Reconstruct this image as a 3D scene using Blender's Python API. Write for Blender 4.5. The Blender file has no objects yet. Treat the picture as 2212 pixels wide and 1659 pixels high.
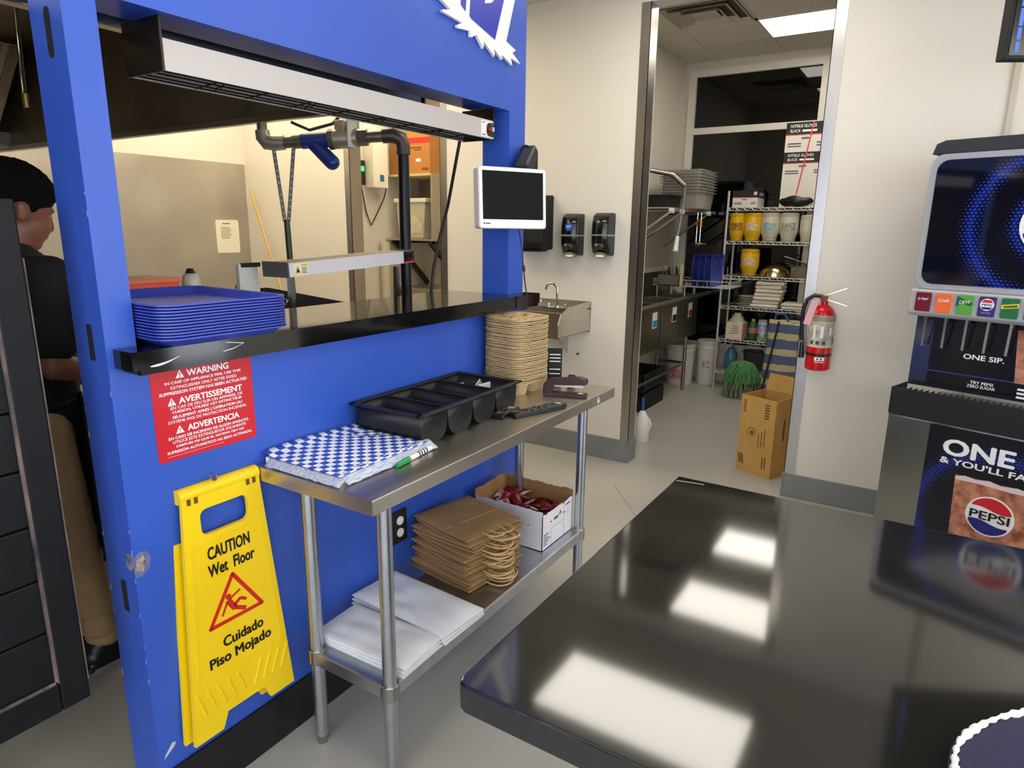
import bpy, bmesh, math, random
from mathutils import Vector, Matrix, noise
random.seed(7)
S = bpy.context.scene
COL = S.collection
PI = math.pi

# ---------------------------------------------------------------- camera
cd = bpy.data.cameras.new('camera')
cam = bpy.data.objects.new('camera', cd)
COL.objects.link(cam)
S.camera = cam
YAW, PITCH, ROLL, FPX = 0.562689, -0.231035, 0.0122276, 1424.726
_f = Vector((math.cos(PITCH) * math.cos(YAW), math.cos(PITCH) * math.sin(YAW), math.sin(PITCH)))
_r = _f.cross(Vector((0, 0, 1))).normalized()
_u = _r.cross(_f)
_r2 = _r * math.cos(ROLL) + _u * math.sin(ROLL)
_u2 = -_r * math.sin(ROLL) + _u * math.cos(ROLL)
cam.matrix_world = Matrix(((_r2.x, _u2.x, -_f.x, 0), (_r2.y, _u2.y, -_f.y, 0), (_r2.z, _u2.z, -_f.z, 1.6), (0, 0, 0, 1)))
cd.sensor_fit = 'HORIZONTAL'
cd.sensor_width = 36
cd.lens = 36 * FPX / 2212
cd.clip_start = 0.02

# ---------------------------------------------------------------- world, exposure
w = bpy.data.worlds.new('World')
S.world = w
w.use_nodes = True
wn = w.node_tree
bg = wn.nodes['Background']
tc = wn.nodes.new('ShaderNodeTexCoord')
sep = wn.nodes.new('ShaderNodeSeparateXYZ')
rmp = wn.nodes.new('ShaderNodeValToRGB')
wn.links.new(tc.outputs['Generated'], sep.inputs[0])
wn.links.new(sep.outputs['Z'], rmp.inputs[0])
wn.links.new(rmp.outputs[0], bg.inputs[0])
rmp.color_ramp.elements[0].color = (.86, .92, 1, 1)
rmp.color_ramp.elements[1].color = (.62, .78, 1, 1)
bg.inputs[1].default_value = 4.5
S.view_settings.view_transform = 'Standard'
S.view_settings.look = 'None'
S.view_settings.gamma = 1
S.view_settings.use_curve_mapping = False
S.view_settings.exposure = 0.2
S.cycles.use_denoising = True
S.cycles.max_bounces = 8
S.cycles.glossy_bounces = 4
S.cycles.sample_clamp_indirect = 6
PANEL = 7.0          # radiance of the ceiling light panels


# ---------------------------------------------------------------- helpers
def lin(c):
    return tuple(((v / 255) / 12.92 if v / 255 <= .04045 else ((v / 255 + .055) / 1.055) ** 2.4) for v in c[:3]) + (1,)


MATS = {}


def M(name, col=(200, 200, 200), rough=.5, metal=0, var=0, vs=6, bump=0, bs=120, coat=0, emit=0, trans=0, alpha=1, col2=None, aniso=0, stretch=None, spec=None, ior=None, rvar=0, sheen=0):
    if name in MATS:
        return MATS[name]
    m = bpy.data.materials.new(name)
    m.use_nodes = True
    t = m.node_tree
    b = t.nodes['Principled BSDF']
    c = lin(col)
    b.inputs['Base Color'].default_value = c
    b.inputs['Roughness'].default_value = rough
    b.inputs['Metallic'].default_value = metal
    if spec is not None: b.inputs['Specular IOR Level'].default_value = spec
    if ior: b.inputs['IOR'].default_value = ior
    if coat:
        b.inputs['Coat Weight'].default_value = coat
        b.inputs['Coat Roughness'].default_value = .05
    if emit:
        b.inputs['Emission Color'].default_value = c
        b.inputs['Emission Strength'].default_value = emit
    if trans: b.inputs['Transmission Weight'].default_value = trans
    if alpha < 1: b.inputs['Alpha'].default_value = alpha
    if aniso: b.inputs['Anisotropic'].default_value = aniso
    if sheen: b.inputs['Sheen Weight'].default_value = sheen
    if var or bump or col2 or rvar:
        tc = t.nodes.new('ShaderNodeTexCoord')
        mp = t.nodes.new('ShaderNodeMapping')
        if stretch: mp.inputs['Scale'].default_value = stretch
        t.links.new(tc.outputs['Object'], mp.inputs[0])
        if var or col2 or rvar:
            n = t.nodes.new('ShaderNodeTexNoise')
            n.inputs['Scale'].default_value = vs
            n.inputs['Detail'].default_value = 5
            t.links.new(mp.outputs[0], n.inputs[0])
            if var or col2:
                r = t.nodes.new('ShaderNodeValToRGB')
                r.color_ramp.elements[0].position = .3
                r.color_ramp.elements[1].position = .7
                if col2:
                    r.color_ramp.elements[0].color = c
                    r.color_ramp.elements[1].color = lin(col2)
                else:
                    r.color_ramp.elements[0].color = tuple(max(0, v * (1 - var)) for v in c[:3]) + (1,)
                    r.color_ramp.elements[1].color = tuple(min(1, v * (1 + var)) for v in c[:3]) + (1,)
                t.links.new(n.outputs['Fac'], r.inputs[0])
                t.links.new(r.outputs[0], b.inputs['Base Color'])
            if rvar:
                mr = t.nodes.new('ShaderNodeMapRange')
                mr.inputs['To Min'].default_value = max(.02, rough - rvar)
                mr.inputs['To Max'].default_value = rough + rvar
                t.links.new(n.outputs['Fac'], mr.inputs['Value'])
                t.links.new(mr.outputs[0], b.inputs['Roughness'])
        if bump:
            n2 = t.nodes.new('ShaderNodeTexNoise')
            n2.inputs['Scale'].default_value = bs
            n2.inputs['Detail'].default_value = 4
            t.links.new(mp.outputs[0], n2.inputs[0])
            bp = t.nodes.new('ShaderNodeBump')
            bp.inputs['Strength'].default_value = bump
            bp.inputs['Distance'].default_value = .004
            t.links.new(n2.outputs['Fac'], bp.inputs['Height'])
            t.links.new(bp.outputs[0], b.inputs['Normal'])
    MATS[name] = m
    return m


class MB:
    """collects shapes for one mesh"""

    def __init__(s):
        s.v = []
        s.f = []

    def add(s, vs, fs):
        o = len(s.v)
        s.v += [tuple(v) for v in vs]
        s.f += [tuple(i + o for i in f) for f in fs]
        return s

    def box(s, x0, x1, y0, y1, z0, z1):
        return s.add([(x0, y0, z0), (x1, y0, z0), (x1, y1, z0), (x0, y1, z0), (x0, y0, z1), (x1, y0, z1), (x1, y1, z1), (x0, y1, z1)],
                     [(3, 2, 1, 0), (4, 5, 6, 7), (0, 1, 5, 4), (1, 2, 6, 5), (2, 3, 7, 6), (3, 0, 4, 7)])

    def cbox(s, c, d):
        return s.box(c[0] - d[0] / 2, c[0] + d[0] / 2, c[1] - d[1] / 2, c[1] + d[1] / 2, c[2] - d[2] / 2, c[2] + d[2] / 2)

    def bar(s, p0, p1, wd, th, up=(0, 0, 1)):
        """rectangular bar from p0 to p1; wd across, th along up"""
        p0 = Vector(p0); p1 = Vector(p1)
        d = (p1 - p0).normalized()
        a = d.cross(Vector(up))
        if a.length < 1e-4: a = d.cross(Vector((1, 0, 0)))
        a.normalize()
        b = a.cross(d)
        a *= wd / 2; b *= th / 2
        vs = [p + sa * a + sb * b for p in (p0, p1) for sa, sb in ((-1, -1), (1, -1), (1, 1), (-1, 1))]
        return s.add(vs, [(0, 1, 2, 3), (7, 6, 5, 4), (0, 4, 5, 1), (1, 5, 6, 2), (2, 6, 7, 3), (3, 7, 4, 0)])

    def cyl(s, p0, p1, r0, r1=None, n=16, caps=True):
        r1 = r0 if r1 is None else r1
        p0 = Vector(p0); p1 = Vector(p1)
        d = (p1 - p0).normalized()
        a = d.cross(Vector((0, 0, 1)))
        if a.length < 1e-4: a = Vector((1, 0, 0))
        a.normalize()
        b = d.cross(a)
        vs = []
        for p, r in ((p0, r0), (p1, r1)):
            for i in range(n):
                t = 2 * PI * i / n
                vs.append(p + a * math.cos(t) * r + b * math.sin(t) * r)
        fs = [(i, (i + 1) % n, n + (i + 1) % n, n + i) for i in range(n)]
        if caps: fs += [tuple(range(n - 1, -1, -1)), tuple(range(n, 2 * n))]
        return s.add(vs, fs)

    def tube(s, pts, r, n=8, closed=False, caps=True):
        P = [Vector(p) for p in pts]
        k = len(P)
        rs = r if isinstance(r, (list, tuple)) else [r] * k
        ref = None
        vs = []
        for i in range(k):
            if closed:
                d = P[(i + 1) % k] - P[i - 1]
            else:
                d = P[min(i + 1, k - 1)] - P[max(i - 1, 0)]
            d.normalize()
            if ref is None:
                ref = d.cross(Vector((0, 0, 1)))
                if ref.length < 1e-3: ref = d.cross(Vector((1, 0, 0)))
            ref = ref - d * ref.dot(d)
            if ref.length < 1e-5: ref = d.orthogonal()
            ref.normalize()
            b = d.cross(ref)
            for j in range(n):
                t = 2 * PI * j / n
                vs.append(P[i] + ref * math.cos(t) * rs[i] + b * math.sin(t) * rs[i])
        fs = []
        for i in range(k if closed else k - 1):
            i2 = (i + 1) % k
            for j in range(n):
                j2 = (j + 1) % n
                fs.append((i * n + j, i * n + j2, i2 * n + j2, i2 * n + j))
        if caps and not closed:
            fs += [tuple(range(n - 1, -1, -1)), tuple(range((k - 1) * n, k * n))]
        return s.add(vs, fs)

    def lathe(s, prof, c=(0, 0, 0), n=24):
        vs = []
        for r, z in prof:
            for i in range(n):
                t = 2 * PI * i / n
                vs.append((c[0] + r * math.cos(t), c[1] + r * math.sin(t), c[2] + z))
        fs = []
        for k in range(len(prof) - 1):
            for i in range(n):
                j = (i + 1) % n
                fs.append((k * n + i, k * n + j, (k + 1) * n + j, (k + 1) * n + i))
        if prof[0][0] > 1e-6: fs.append(tuple(range(n - 1, -1, -1)))
        if prof[-1][0] > 1e-6: fs.append(tuple(range((len(prof) - 1) * n, len(prof) * n)))
        return s.add(vs, fs)

    def ell(s, c, rx, ry=None, rz=None, nu=16, nv=10):
        ry = rx if ry is None else ry
        rz = rx if rz is None else rz
        vs = [(c[0], c[1], c[2] - rz)]
        for k in range(1, nv):
            ph = -PI / 2 + PI * k / nv
            for i in range(nu):
                t = 2 * PI * i / nu
                vs.append((c[0] + rx * math.cos(ph) * math.cos(t), c[1] + ry * math.cos(ph) * math.sin(t), c[2] + rz * math.sin(ph)))
        vs.append((c[0], c[1], c[2] + rz))
        fs = [(0, 1 + (i + 1) % nu, 1 + i) for i in range(nu)]
        for k in range(nv - 2):
            for i in range(nu):
                j = (i + 1) % nu
                fs.append((1 + k * nu + i, 1 + k * nu + j, 1 + (k + 1) * nu + j, 1 + (k + 1) * nu + i))
        e = len(vs) - 1
        fs += [(e, 1 + (nv - 2) * nu + i, 1 + (nv - 2) * nu + (i + 1) % nu) for i in range(nu)]
        return s.add(vs, fs)

    def prism(s, poly, d0, d1, ax='y'):
        """polygon extruded along an axis; poly coordinates are the other two axes in order"""
        n = len(poly)

        def q(a, b, d):
            return (d, a, b) if ax == 'x' else (a, d, b) if ax == 'y' else (a, b, d)
        vs = [q(a, b, d0) for a, b in poly] + [q(a, b, d1) for a, b in poly]
        fs = [tuple(range(n)), tuple(range(2 * n - 1, n - 1, -1))]
        fs += [(i, n + i, n + (i + 1) % n, (i + 1) % n) for i in range(n)]
        return s.add(vs, fs)

    def grid(s, fn, nu, nv):
        vs = [fn(i / nu, j / nv) for j in range(nv + 1) for i in range(nu + 1)]
        fs = [(j * (nu + 1) + i, j * (nu + 1) + i + 1, (j + 1) * (nu + 1) + i + 1, (j + 1) * (nu + 1) + i) for j in range(nv) for i in range(nu)]
        return s.add(vs, fs)

    def limb(s, pts, rs, n=12):
        for i in range(len(pts)):
            s.ell(pts[i], rs[i], nu=n, nv=8)
            if i: s.cyl(pts[i - 1], pts[i], rs[i - 1], rs[i], n)
        return s

    def mesh(s, name, smooth=False, fix=True):
        me = bpy.data.meshes.new(name)
        me.from_pydata(s.v, [], s.f)
        if fix:
            bm = bmesh.new(); bm.from_mesh(me)
            bmesh.ops.recalc_face_normals(bm, faces=bm.faces)
            bm.to_mesh(me); bm.free()
        if smooth:
            for p in me.polygons: p.use_smooth = True
            me.set_sharp_from_angle(angle=math.radians(smooth if smooth is not True else 42))
        me.update()
        return me

    def build(s, name, mat, parent=None, smooth=False, bevel=0, seg=2, solid=0, fix=True, sub=0):
        return put(name, s.mesh(name, smooth, fix), mat, parent, bevel, seg, solid, sub)


def put(name, me, mat, parent=None, bevel=0, seg=2, solid=0, sub=0):
    o = bpy.data.objects.new(name, me)
    COL.objects.link(o)
    if mat is not None and not me.materials: me.materials.append(mat)
    if parent is not None: o.parent = parent
    if solid:
        md = o.modifiers.new('t', 'SOLIDIFY'); md.thickness = solid; md.offset = 0
    if bevel:
        md = o.modifiers.new('b', 'BEVEL'); md.width = bevel; md.segments = seg; md.limit_method = 'ANGLE'; md.angle_limit = .6
    if sub:
        md = o.modifiers.new('s', 'SUBSURF'); md.levels = sub; md.render_levels = sub
    return o


def tag(o, label, cat, group=None):
    o['label'] = label
    o['category'] = cat
    if group: o['group'] = group
    return o


def thing(name, label, cat, loc=(0, 0, 0), rz=0, group=None):
    o = bpy.data.objects.new(name, None)
    COL.objects.link(o)
    o.empty_display_size = .05
    o.location = loc
    o.rotation_euler = (0, 0, rz)
    return tag(o, label, cat, group)


def struct(o):
    o['kind'] = 'structure'
    return o


def kids(o):
    return [c for c in bpy.data.objects if c.parent == o]


def dup(o, loc=None, rz=None, label=None, group=None, parent=None):
    c = o.copy()
    COL.objects.link(c)
    c.parent = parent
    if loc is not None: c.location = loc
    if rz is not None: c.rotation_euler[2] = rz
    if label: c['label'] = label
    if group: c['group'] = group
    for k in kids(o):
        dup(k, parent=c)
    return c


FR = {'F': Matrix(((1, 0, 0), (0, 0, -1), (0, 1, 0))), 'W': Matrix(((0, 0, -1), (-1, 0, 0), (0, 1, 0))), 'U': Matrix.Identity(3), 'E': Matrix(((0, 0, 1), (1, 0, 0), (0, 1, 0)))}


def text(s, mat, parent, pos, h, face='F', w=None, bold=0, align='C', name='lettering', rot=0, shear=0, ext=.0003):
    cu = bpy.data.curves.new('t', 'FONT')
    cu.body = s
    cu.size = 1
    cu.extrude = 0
    cu.shear = shear
    cu.resolution_u = 3
    cu.align_x = 'CENTER'
    to = bpy.data.objects.new('t', cu)
    COL.objects.link(to)
    me = bpy.data.meshes.new_from_object(to.evaluated_get(bpy.context.evaluated_depsgraph_get()))
    bpy.data.objects.remove(to)
    bpy.data.curves.remove(cu)
    if not me.vertices: return None
    xs = [v.co.x for v in me.vertices]; ys = [v.co.y for v in me.vertices]
    x0, x1, y0, y1 = min(xs), max(xs), min(ys), max(ys)
    sy = h / (y1 - y0)
    sx = (w / (x1 - x0)) if w else sy
    cx = (x0 + x1) / 2 if align == 'C' else x0
    R = FR[face] @ Matrix.Rotation(rot, 3, 'Z')
    for v in me.vertices:
        v.co = R @ Vector(((v.co.x - cx) * sx, (v.co.y - (y0 + y1) / 2) * sy, ext)) + Vector(pos)
    if bold:
        bw = bold * 1.6
        vs0 = [v.co.copy() for v in me.vertices]
        fs0 = [tuple(p.vertices) for p in me.polygons]
        q = MB()
        for kz, (ax, ay) in enumerate(((-1, 0), (1, 0), (0, -.8), (0, .8), (-.7, -.6), (.7, .6), (.7, -.6), (-.7, .6))):
            dv = R @ Vector((ax * bw * sx * .5, ay * bw * sy * .5, kz * .00008))
            q.add([v + dv for v in vs0], fs0)
        bpy.data.meshes.remove(me)
        me = q.mesh(name, False, False)
    me.materials.clear()
    me.materials.append(mat)
    me.name = name
    o = bpy.data.objects.new(name, me)
    COL.objects.link(o)
    o.parent = parent
    return o


_ONES = ['', 'first', 'second', 'third', 'fourth', 'fifth', 'sixth', 'seventh', 'eighth', 'ninth', 'tenth', 'eleventh', 'twelfth', 'thirteenth', 'fourteenth', 'fifteenth', 'sixteenth', 'seventeenth', 'eighteenth', 'nineteenth']


def nth(n):
    if n < 20: return _ONES[n]
    return ('twentieth', 'thirtieth')[n // 10 - 2] if n % 10 == 0 else ('twenty-', 'thirty-')[n // 10 - 2] + _ONES[n % 10]


def rrect(x0, x1, y0, y1, r, n=5):
    p = []
    for cx, cy, a in ((x1 - r, y0 + r, -90), (x1 - r, y1 - r, 0), (x0 + r, y1 - r, 90), (x0 + r, y0 + r, 180)):
        for i in range(n + 1):
            t = math.radians(a + 90 * i / n)
            p.append((cx + r * math.cos(t), cy + r * math.sin(t)))
    return p


def arc(c, r, a0, a1, n, ax=(0, 2)):
    out = []
    for i in range(n + 1):
        t = math.radians(a0 + (a1 - a0) * i / n)
        p = list(c)
        p[ax[0]] += r * math.cos(t)
        p[ax[1]] += r * math.sin(t)
        out.append(tuple(p))
    return out


# ---------------------------------------------------------------- materials
BLUE = M('blue_paint', (48, 84, 180), .36, var=.06, vs=3, bump=.08, bs=60, rvar=.08)
CREAM = M('cream_wall_paint', (225, 218, 205), .6, bump=.12, bs=160)
CEILM = M('ceiling_tile_white', (216, 210, 198), .9, var=.05, vs=30, bump=.2, bs=300)
FLOORM = M('grey_floor_coating', (168, 165, 158), .34, var=.07, vs=2.2, bump=.05, bs=260, rvar=.08)
BASE = M('grey_vinyl_base', (128, 130, 132), .5, var=.05)
KICK = M('black_vinyl_base', (16, 16, 18), .45)
STEEL = M('brushed_steel', (200, 193, 182), .34, 1, var=.05, vs=3, rvar=.06)
STEELV = M('brushed_steel_vertical', (170, 168, 164), .22, 1, var=.08, vs=2, stretch=(30, 30, 1), rvar=.08)
STEELD = M('dull_steel_sheet', (188, 181, 170), .42, .9, var=.10, vs=2.5, rvar=.12)
GALV = M('galvanised_steel', (188, 191, 196), .32, 1, var=.08, vs=20)
CHROME = M('chrome', (215, 215, 215), .08, 1)
WIRE = M('zinc_wire', (204, 202, 194), .42, .6)
BLACK = M('black_plastic', (17, 17, 18), .35)
BLACKM = M('black_matte', (14, 14, 15), .7)
BLACKG = M('black_gloss', (8, 8, 9), .07, coat=.4)
STONE = M('black_quartz', (31, 29, 27), .07, ior=1.75)
WHITE = M('white_plastic', (232, 230, 226), .4)
WHITEP = M('white_print', (240, 240, 238), .5)
OFFW = M('off_white_plastic', (208, 206, 198), .45)
BLACKP = M('black_print', (14, 13, 14), .5)
REDP = M('red_print', (190, 28, 36), .45)
KRAFT = M('kraft_paper', (178, 142, 98), .8, var=.10, vs=5, bump=.3, bs=40)
CARD = M('cardboard', (190, 148, 80), .8, var=.06, vs=8, bump=.1, bs=80)
CARDI = M('cardboard_inside', (150, 110, 66), .85, var=.1, vs=8)
WPAPER = M('white_paper', (236, 235, 232), .7, var=.03, vs=12, bump=.25, bs=25)
YELLOW = M('yellow_plastic', (238, 200, 8), .38, bump=.05, bs=300)
GLASSB = M('black_window_glass', (6, 6, 7), .03, spec=.5)
CLEAR = M('clear_plastic', (235, 238, 238), .12, trans=.85, alpha=.55)
LAMPP = M('light_panel', (255, 249, 235), .6, emit=PANEL)
LAMPK = M('warm_light_panel', (255, 239, 206), .6, emit=PANEL)

# ================================================================ SETTING
FL = MB().box(-3.2, 8.2, -4.6, 6.0, -.08, 0).build('floor', FLOORM); struct(FL)
for pts in (((2.55, .62), (2.9, 1.0), (3.3, 1.22), (3.75, 1.58)), ((3.05, 1.12), (3.3, .8), (3.55, .52))):
    m = MB()
    for a, b in zip(pts[:-1], pts[1:]):
        m.bar((a[0], a[1], .0002), (b[0], b[1], .0002), .0025, .0006)
    m.build('hairline_crack', M('crack_dark', (92, 88, 82), .8), FL)

# blue service wall
XL, XR, Y0, Y1 = .757, 2.577, 1.575, 1.71
OX0, OX1, OZ0, OZ1 = .827, 2.452, 1.275, 2.075
m = MB().box(XL, XR, Y0, Y1, 0, OZ0).box(XL, OX0, Y0, Y1, OZ0, OZ1).box(OX1, XR, Y0, Y1, OZ0, OZ1).box(XL, XR, Y0, Y1, OZ1, 3.05)
m.box(-1.8, -.22, Y0, Y1, 0, 3.05).box(-.22, XL, Y0, Y1, 2.5, 3.05)
WL = struct(m.build('wall_left', BLUE))
KB = MB().box(XL + .002, XR, Y0 - .008, Y0, 0, .16).build('baseboard_left', KICK); struct(KB)
# hinge mortises left in the pillar edge
SLOT = M('mortise_dark', (12, 12, 20), .8)
for zz, hh, rr in ((1.99, .05, .012), (1.331, .043, .006), (.677, .044, .006)):
    p = [(1.637 + a * 1.0, b) for a, b in rrect(-.012, .012, zz - hh, zz + hh, rr)]
    MB().prism(p, XL - .0006, XL + .01, 'x').build('hinge_mortise', SLOT, WL)
# worn paint on the pillar corners
CHIP = M('chipped_paint', (176, 158, 168), .8)
for k in range(16):
    zz = random.uniform(.35, 1.95)
    hh = random.uniform(.004, .018)
    yy = random.choice((Y0 + .001, Y1 - .003, Y0 + .001))
    MB().cbox((XL - .0002, yy + .001, zz), (.001, random.uniform(.0012, .003), hh)).build('paint_chip', CHIP, WL)
MB().prism([(.770, .20), (.80, .222), (.806, .232), (.796, .236), (.775, .212)], Y0 - .0006, Y0, 'y').build('paint_chip', M('bare_plaster', (190, 190, 195), .8), WL)

# far wall with the two doorways
FXX, FX1 = 4.17, 4.30
DY0, DY1, DZ = .625, 1.665, 2.95
KY0, KY1, KZ = 3.30, 4.27, 2.75
m = MB()
for a, b in ((-3.2, DY0), (DY1, KY0), (KY1, 5.78)):
    m.box(FXX, FX1, a, b, 0, 3.4)
m.box(FXX, FX1, DY0, DY1, DZ, 3.4).box(FXX, FX1, KY0, KY1, KZ, 3.4)
WF = struct(m.build('wall_far', CREAM))
m = MB().box(FXX - .012, FXX, -3.2, DY0 + .0, 0, .15).box(FXX - .012, FXX, DY1, 3.26, 0, .16)
m.box(FXX - .012, FX1, DY1 - .012, DY1, 0, .16).box(FXX - .012, FX1, DY0, DY0 + .012, 0, .15)
struct(m.build('baseboard_far', BASE, bevel=.003))
# stainless corner guards
TRM = M('stainless_corner_guard', (186, 182, 178), .3, 1, var=.06, vs=1.2, stretch=(6, 6, 1), rvar=.06)
for i, (yc, sgn, z0) in enumerate(((DY1, 1, .16), (DY0, -1, .15))):
    m = MB()
    a, b = sorted((yc - sgn * .004, yc + sgn * .058))
    m.box(FXX - .004, FXX, a, b, z0, 2.95)
    a, b = sorted((yc - sgn * .004, yc))
    m.box(FXX - .004, FX1 - .02, a, b, z0, 2.95)
    struct(m.build('trim_%d' % (i + 1), TRM))
for i, (yc, sgn) in enumerate(((KY1, 1), (KY0, -1))):
    m = MB()
    a, b = sorted((yc - sgn * .004, yc + sgn * .06))
    m.box(FXX - .004, FXX, a, b, 0, KZ)
    a, b = sorted((yc - sgn * .004, yc))
    m.box(FXX - .004, FX1, a, b, 0, KZ)
    struct(m.build('trim_%d' % (i + 3), TRM))
struct(MB().box(FXX - .014, FXX, -.222, -.19, 0, 3.05).build('trim_5', M('corner_bead_paint', (196, 188, 168), .5), bevel=.004))

# kitchen walls
struct(MB().box(-2.0, FXX, 5.65, 5.78, 0, 3.05).build('wall_kitchen_back', CREAM))
struct(MB().box(-2.1, -1.98, 1.575, 5.78, 0, 3.05).build('wall_kitchen_side', CREAM))
# pantry beyond the kitchen doorway
struct(MB().box(FX1, 5.9, 4.75, 4.86, 0, 2.9).build('wall_pantry_side', CREAM))
struct(MB().box(5.66, 5.78, 2.6, 4.75, 0, 2.9).build('wall_pantry_back', CREAM))
struct(MB().box(FX1, 5.9, 2.6, 4.86, 2.9, 2.96).build('ceiling_pantry', CEILM))
# back room
BXX, BYL, BZ = 7.2, 2.46, 3.28
struct(MB().box(FX1, BXX + .1, BYL, 2.6, 0, 3.4).build('wall_backroom_left', CREAM))
struct(MB().box(FX1, BXX + .1, -1.3, -1.18, 0, 3.4).build('wall_backroom_right', CREAM))
m = MB().box(BXX, BXX + .12, -1.18, BYL, 0, .34).box(BXX, BXX + .12, -1.18, BYL, 3.2, 3.4).box(BXX, BXX + .12, 2.40, BYL, .34, 3.2).box(BXX, BXX + .12, -1.18, -.6, .34, 3.2)
struct(m.build('wall_backroom_far', CREAM))
FRM = M('window_frame_cream', (224, 218, 204), .45)
WIN = struct(bpy.data.objects.new('window_1', None)); COL.objects.link(WIN)
WIN.location = (BXX, 0, 0)
m = MB()
for a, b in ((2.325, 2.40), (1.06, 1.135), (-.6, -.52)): m.box(-.04, .05, a, b, .42, 3.13)
m.box(-.04, .05, -.6, 2.40, 3.13, 3.2).box(-.04, .05, -.6, 2.40, .34, .42)
m.build('window_frame', FRM, WIN)
MB().box(-.035, .045, -.52, 2.325, 2.575, 2.64).build('mullion', FRM, WIN, bevel=.004)
for a, b in ((1.135, 2.325), (-.52, 1.06)):
    for c, d in ((.42, 2.575), (2.64, 3.13)):
        MB().box(0, .012, a, b, c, d).build('pane', GLASSB, WIN)

# shop side of the room: walls behind the camera with big daylight windows
m = MB()
for a, b in ((-4.6, -4.3), (-1.7, -1.4), (1.3, 1.575)): m.box(-3.2, -3.05, a, b, 0, 3.05)
m.box(-3.2, -3.05, -4.6, 1.575, 0, .5).box(-3.2, -3.05, -4.6, 1.575, 2.7, 3.05)
struct(m.build('wall_shop_front', CREAM))
m = MB()
for a, b in ((-3.2, -2.6), (-.2, .2), (3.2, 4.3)): m.box(a, b, -4.6, -4.45, 0, 3.05)
m.box(-3.2, 4.3, -4.6, -4.45, 0, .5).box(-3.2, 4.3, -4.6, -4.45, 2.7, 3.05)
struct(m.build('wall_right', CREAM))
struct(MB().box(-3.2, -1.8, 1.575, 1.71, 0, 3.05).build('wall_shop_left', CREAM))

# ceilings: slab, tee bars, tiles
TEE = M('ceiling_tee_white', (214, 208, 196), .5)


def ceiling(name, z, xs, ys, skip, slab):
    c = struct(MB().box(*slab, z + .012, z + .07).build(name, CEILM))
    m = MB()
    for x in xs: m.box(x - .012, x + .012, ys[0], ys[-1], z - .004, z + .012)
    for y in ys: m.box(xs[0], xs[-1], y - .012, y + .012, z - .004, z + .012)
    m.build('ceiling_grid', TEE, c)
    tm = {}
    for x0, x1 in zip(xs[:-1], xs[1:]):
        for y0, y1 in zip(ys[:-1], ys[1:]):
            if any(a - .05 < (x0 + x1) / 2 < b + .05 and e - .05 < (y0 + y1) / 2 < d + .05 for a, b, e, d in skip): continue
            k = (round(x1 - x0, 3), round(y1 - y0, 3))
            if k not in tm: tm[k] = MB().box(-k[0] / 2 + .013, k[0] / 2 - .013, -k[1] / 2 + .013, k[1] / 2 - .013, 0, .012).mesh('ceiling_tile')
            o = put('ceiling_tile', tm[k], CEILM, c)
            o.location = ((x0 + x1) / 2, (y0 + y1) / 2, z + .0)
    return c


P = .61
LMAIN = [(2.99, 3.60, .53, 1.75), (.55, 1.16, .53, 1.75), (2.99, 3.60, -1.91, -.69), (.55, 1.16, -1.91, -.69), (-1.89, -1.28, -1.91, -.69), (-1.89, -1.28, -4.35, -3.13), (.55, 1.16, -4.35, -3.13)]
LBACK = [(5.99, 6.60, .28, 1.50), (4.77, 5.38, .28, 1.50)]
VENT = (5.38, 5.99, 1.50, 2.11)
ceiling('ceiling', 3.05, [-.06, .55, 1.16, 1.77, 2.38, 2.99, 3.60, 4.168], [-.69, -.08, .53, 1.14, 1.575], LMAIN, (-3.2, 4.17, -4.6, 5.8))
ceiling('ceiling_backroom', BZ, [4.302, 4.77, 5.38, 5.99, 6.60, 7.198], [-1.178, -.94, -.33, .28, .89, 1.50, 2.11, 2.458], LBACK + [VENT], (4.30, 7.3, -1.3, 2.5))


def panel_light(rect, z, label, group=None, pm=LAMPP):
    x0, x1, y0, y1 = rect
    t = thing('ceiling_light', label, 'ceiling light', ((x0 + x1) / 2, (y0 + y1) / 2, z), 0, group)
    a, b = (x1 - x0) / 2, (y1 - y0) / 2
    m = MB()
    m.box(-a, a, -b, -b + .025, -.014, .02).box(-a, a, b - .025, b, -.014, .02).box(-a, -a + .025, -b, b, -.014, .02).box(a - .025, a, -b, b, -.014, .02)
    m.build('frame', TEE, t)
    MB().box(-a + .025, a - .025, -b + .025, b - .025, -.010, .01).build('diffuser', pm, t)
    return t


for i, r in enumerate(LMAIN):
    panel_light(r, 3.05, 'flat rectangular light panel in the shop ceiling', 'light panels in the shop ceiling')
panel_light(LBACK[0], BZ, 'bright light panel in the back room ceiling in front of the black window')
panel_light(LBACK[1], BZ, 'light panel in the back room ceiling just inside the steel-trimmed doorway')
for r in ((2.5, 3.1, 2.7, 3.9), (3.3, 3.9, 3.0, 4.2), (3.3, 3.9, 4.3, 5.5), (2.4, 3.0, 4.4, 5.6)):
    panel_light(r, 3.05, 'flat rectangular light panel in the kitchen ceiling', 'light panels in the kitchen ceiling', LAMPK)
panel_light((4.5, 5.1, 3.4, 4.6), 2.90, 'light panel in the small pantry ceiling beyond the kitchen doorway', None, LAMPK)

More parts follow.
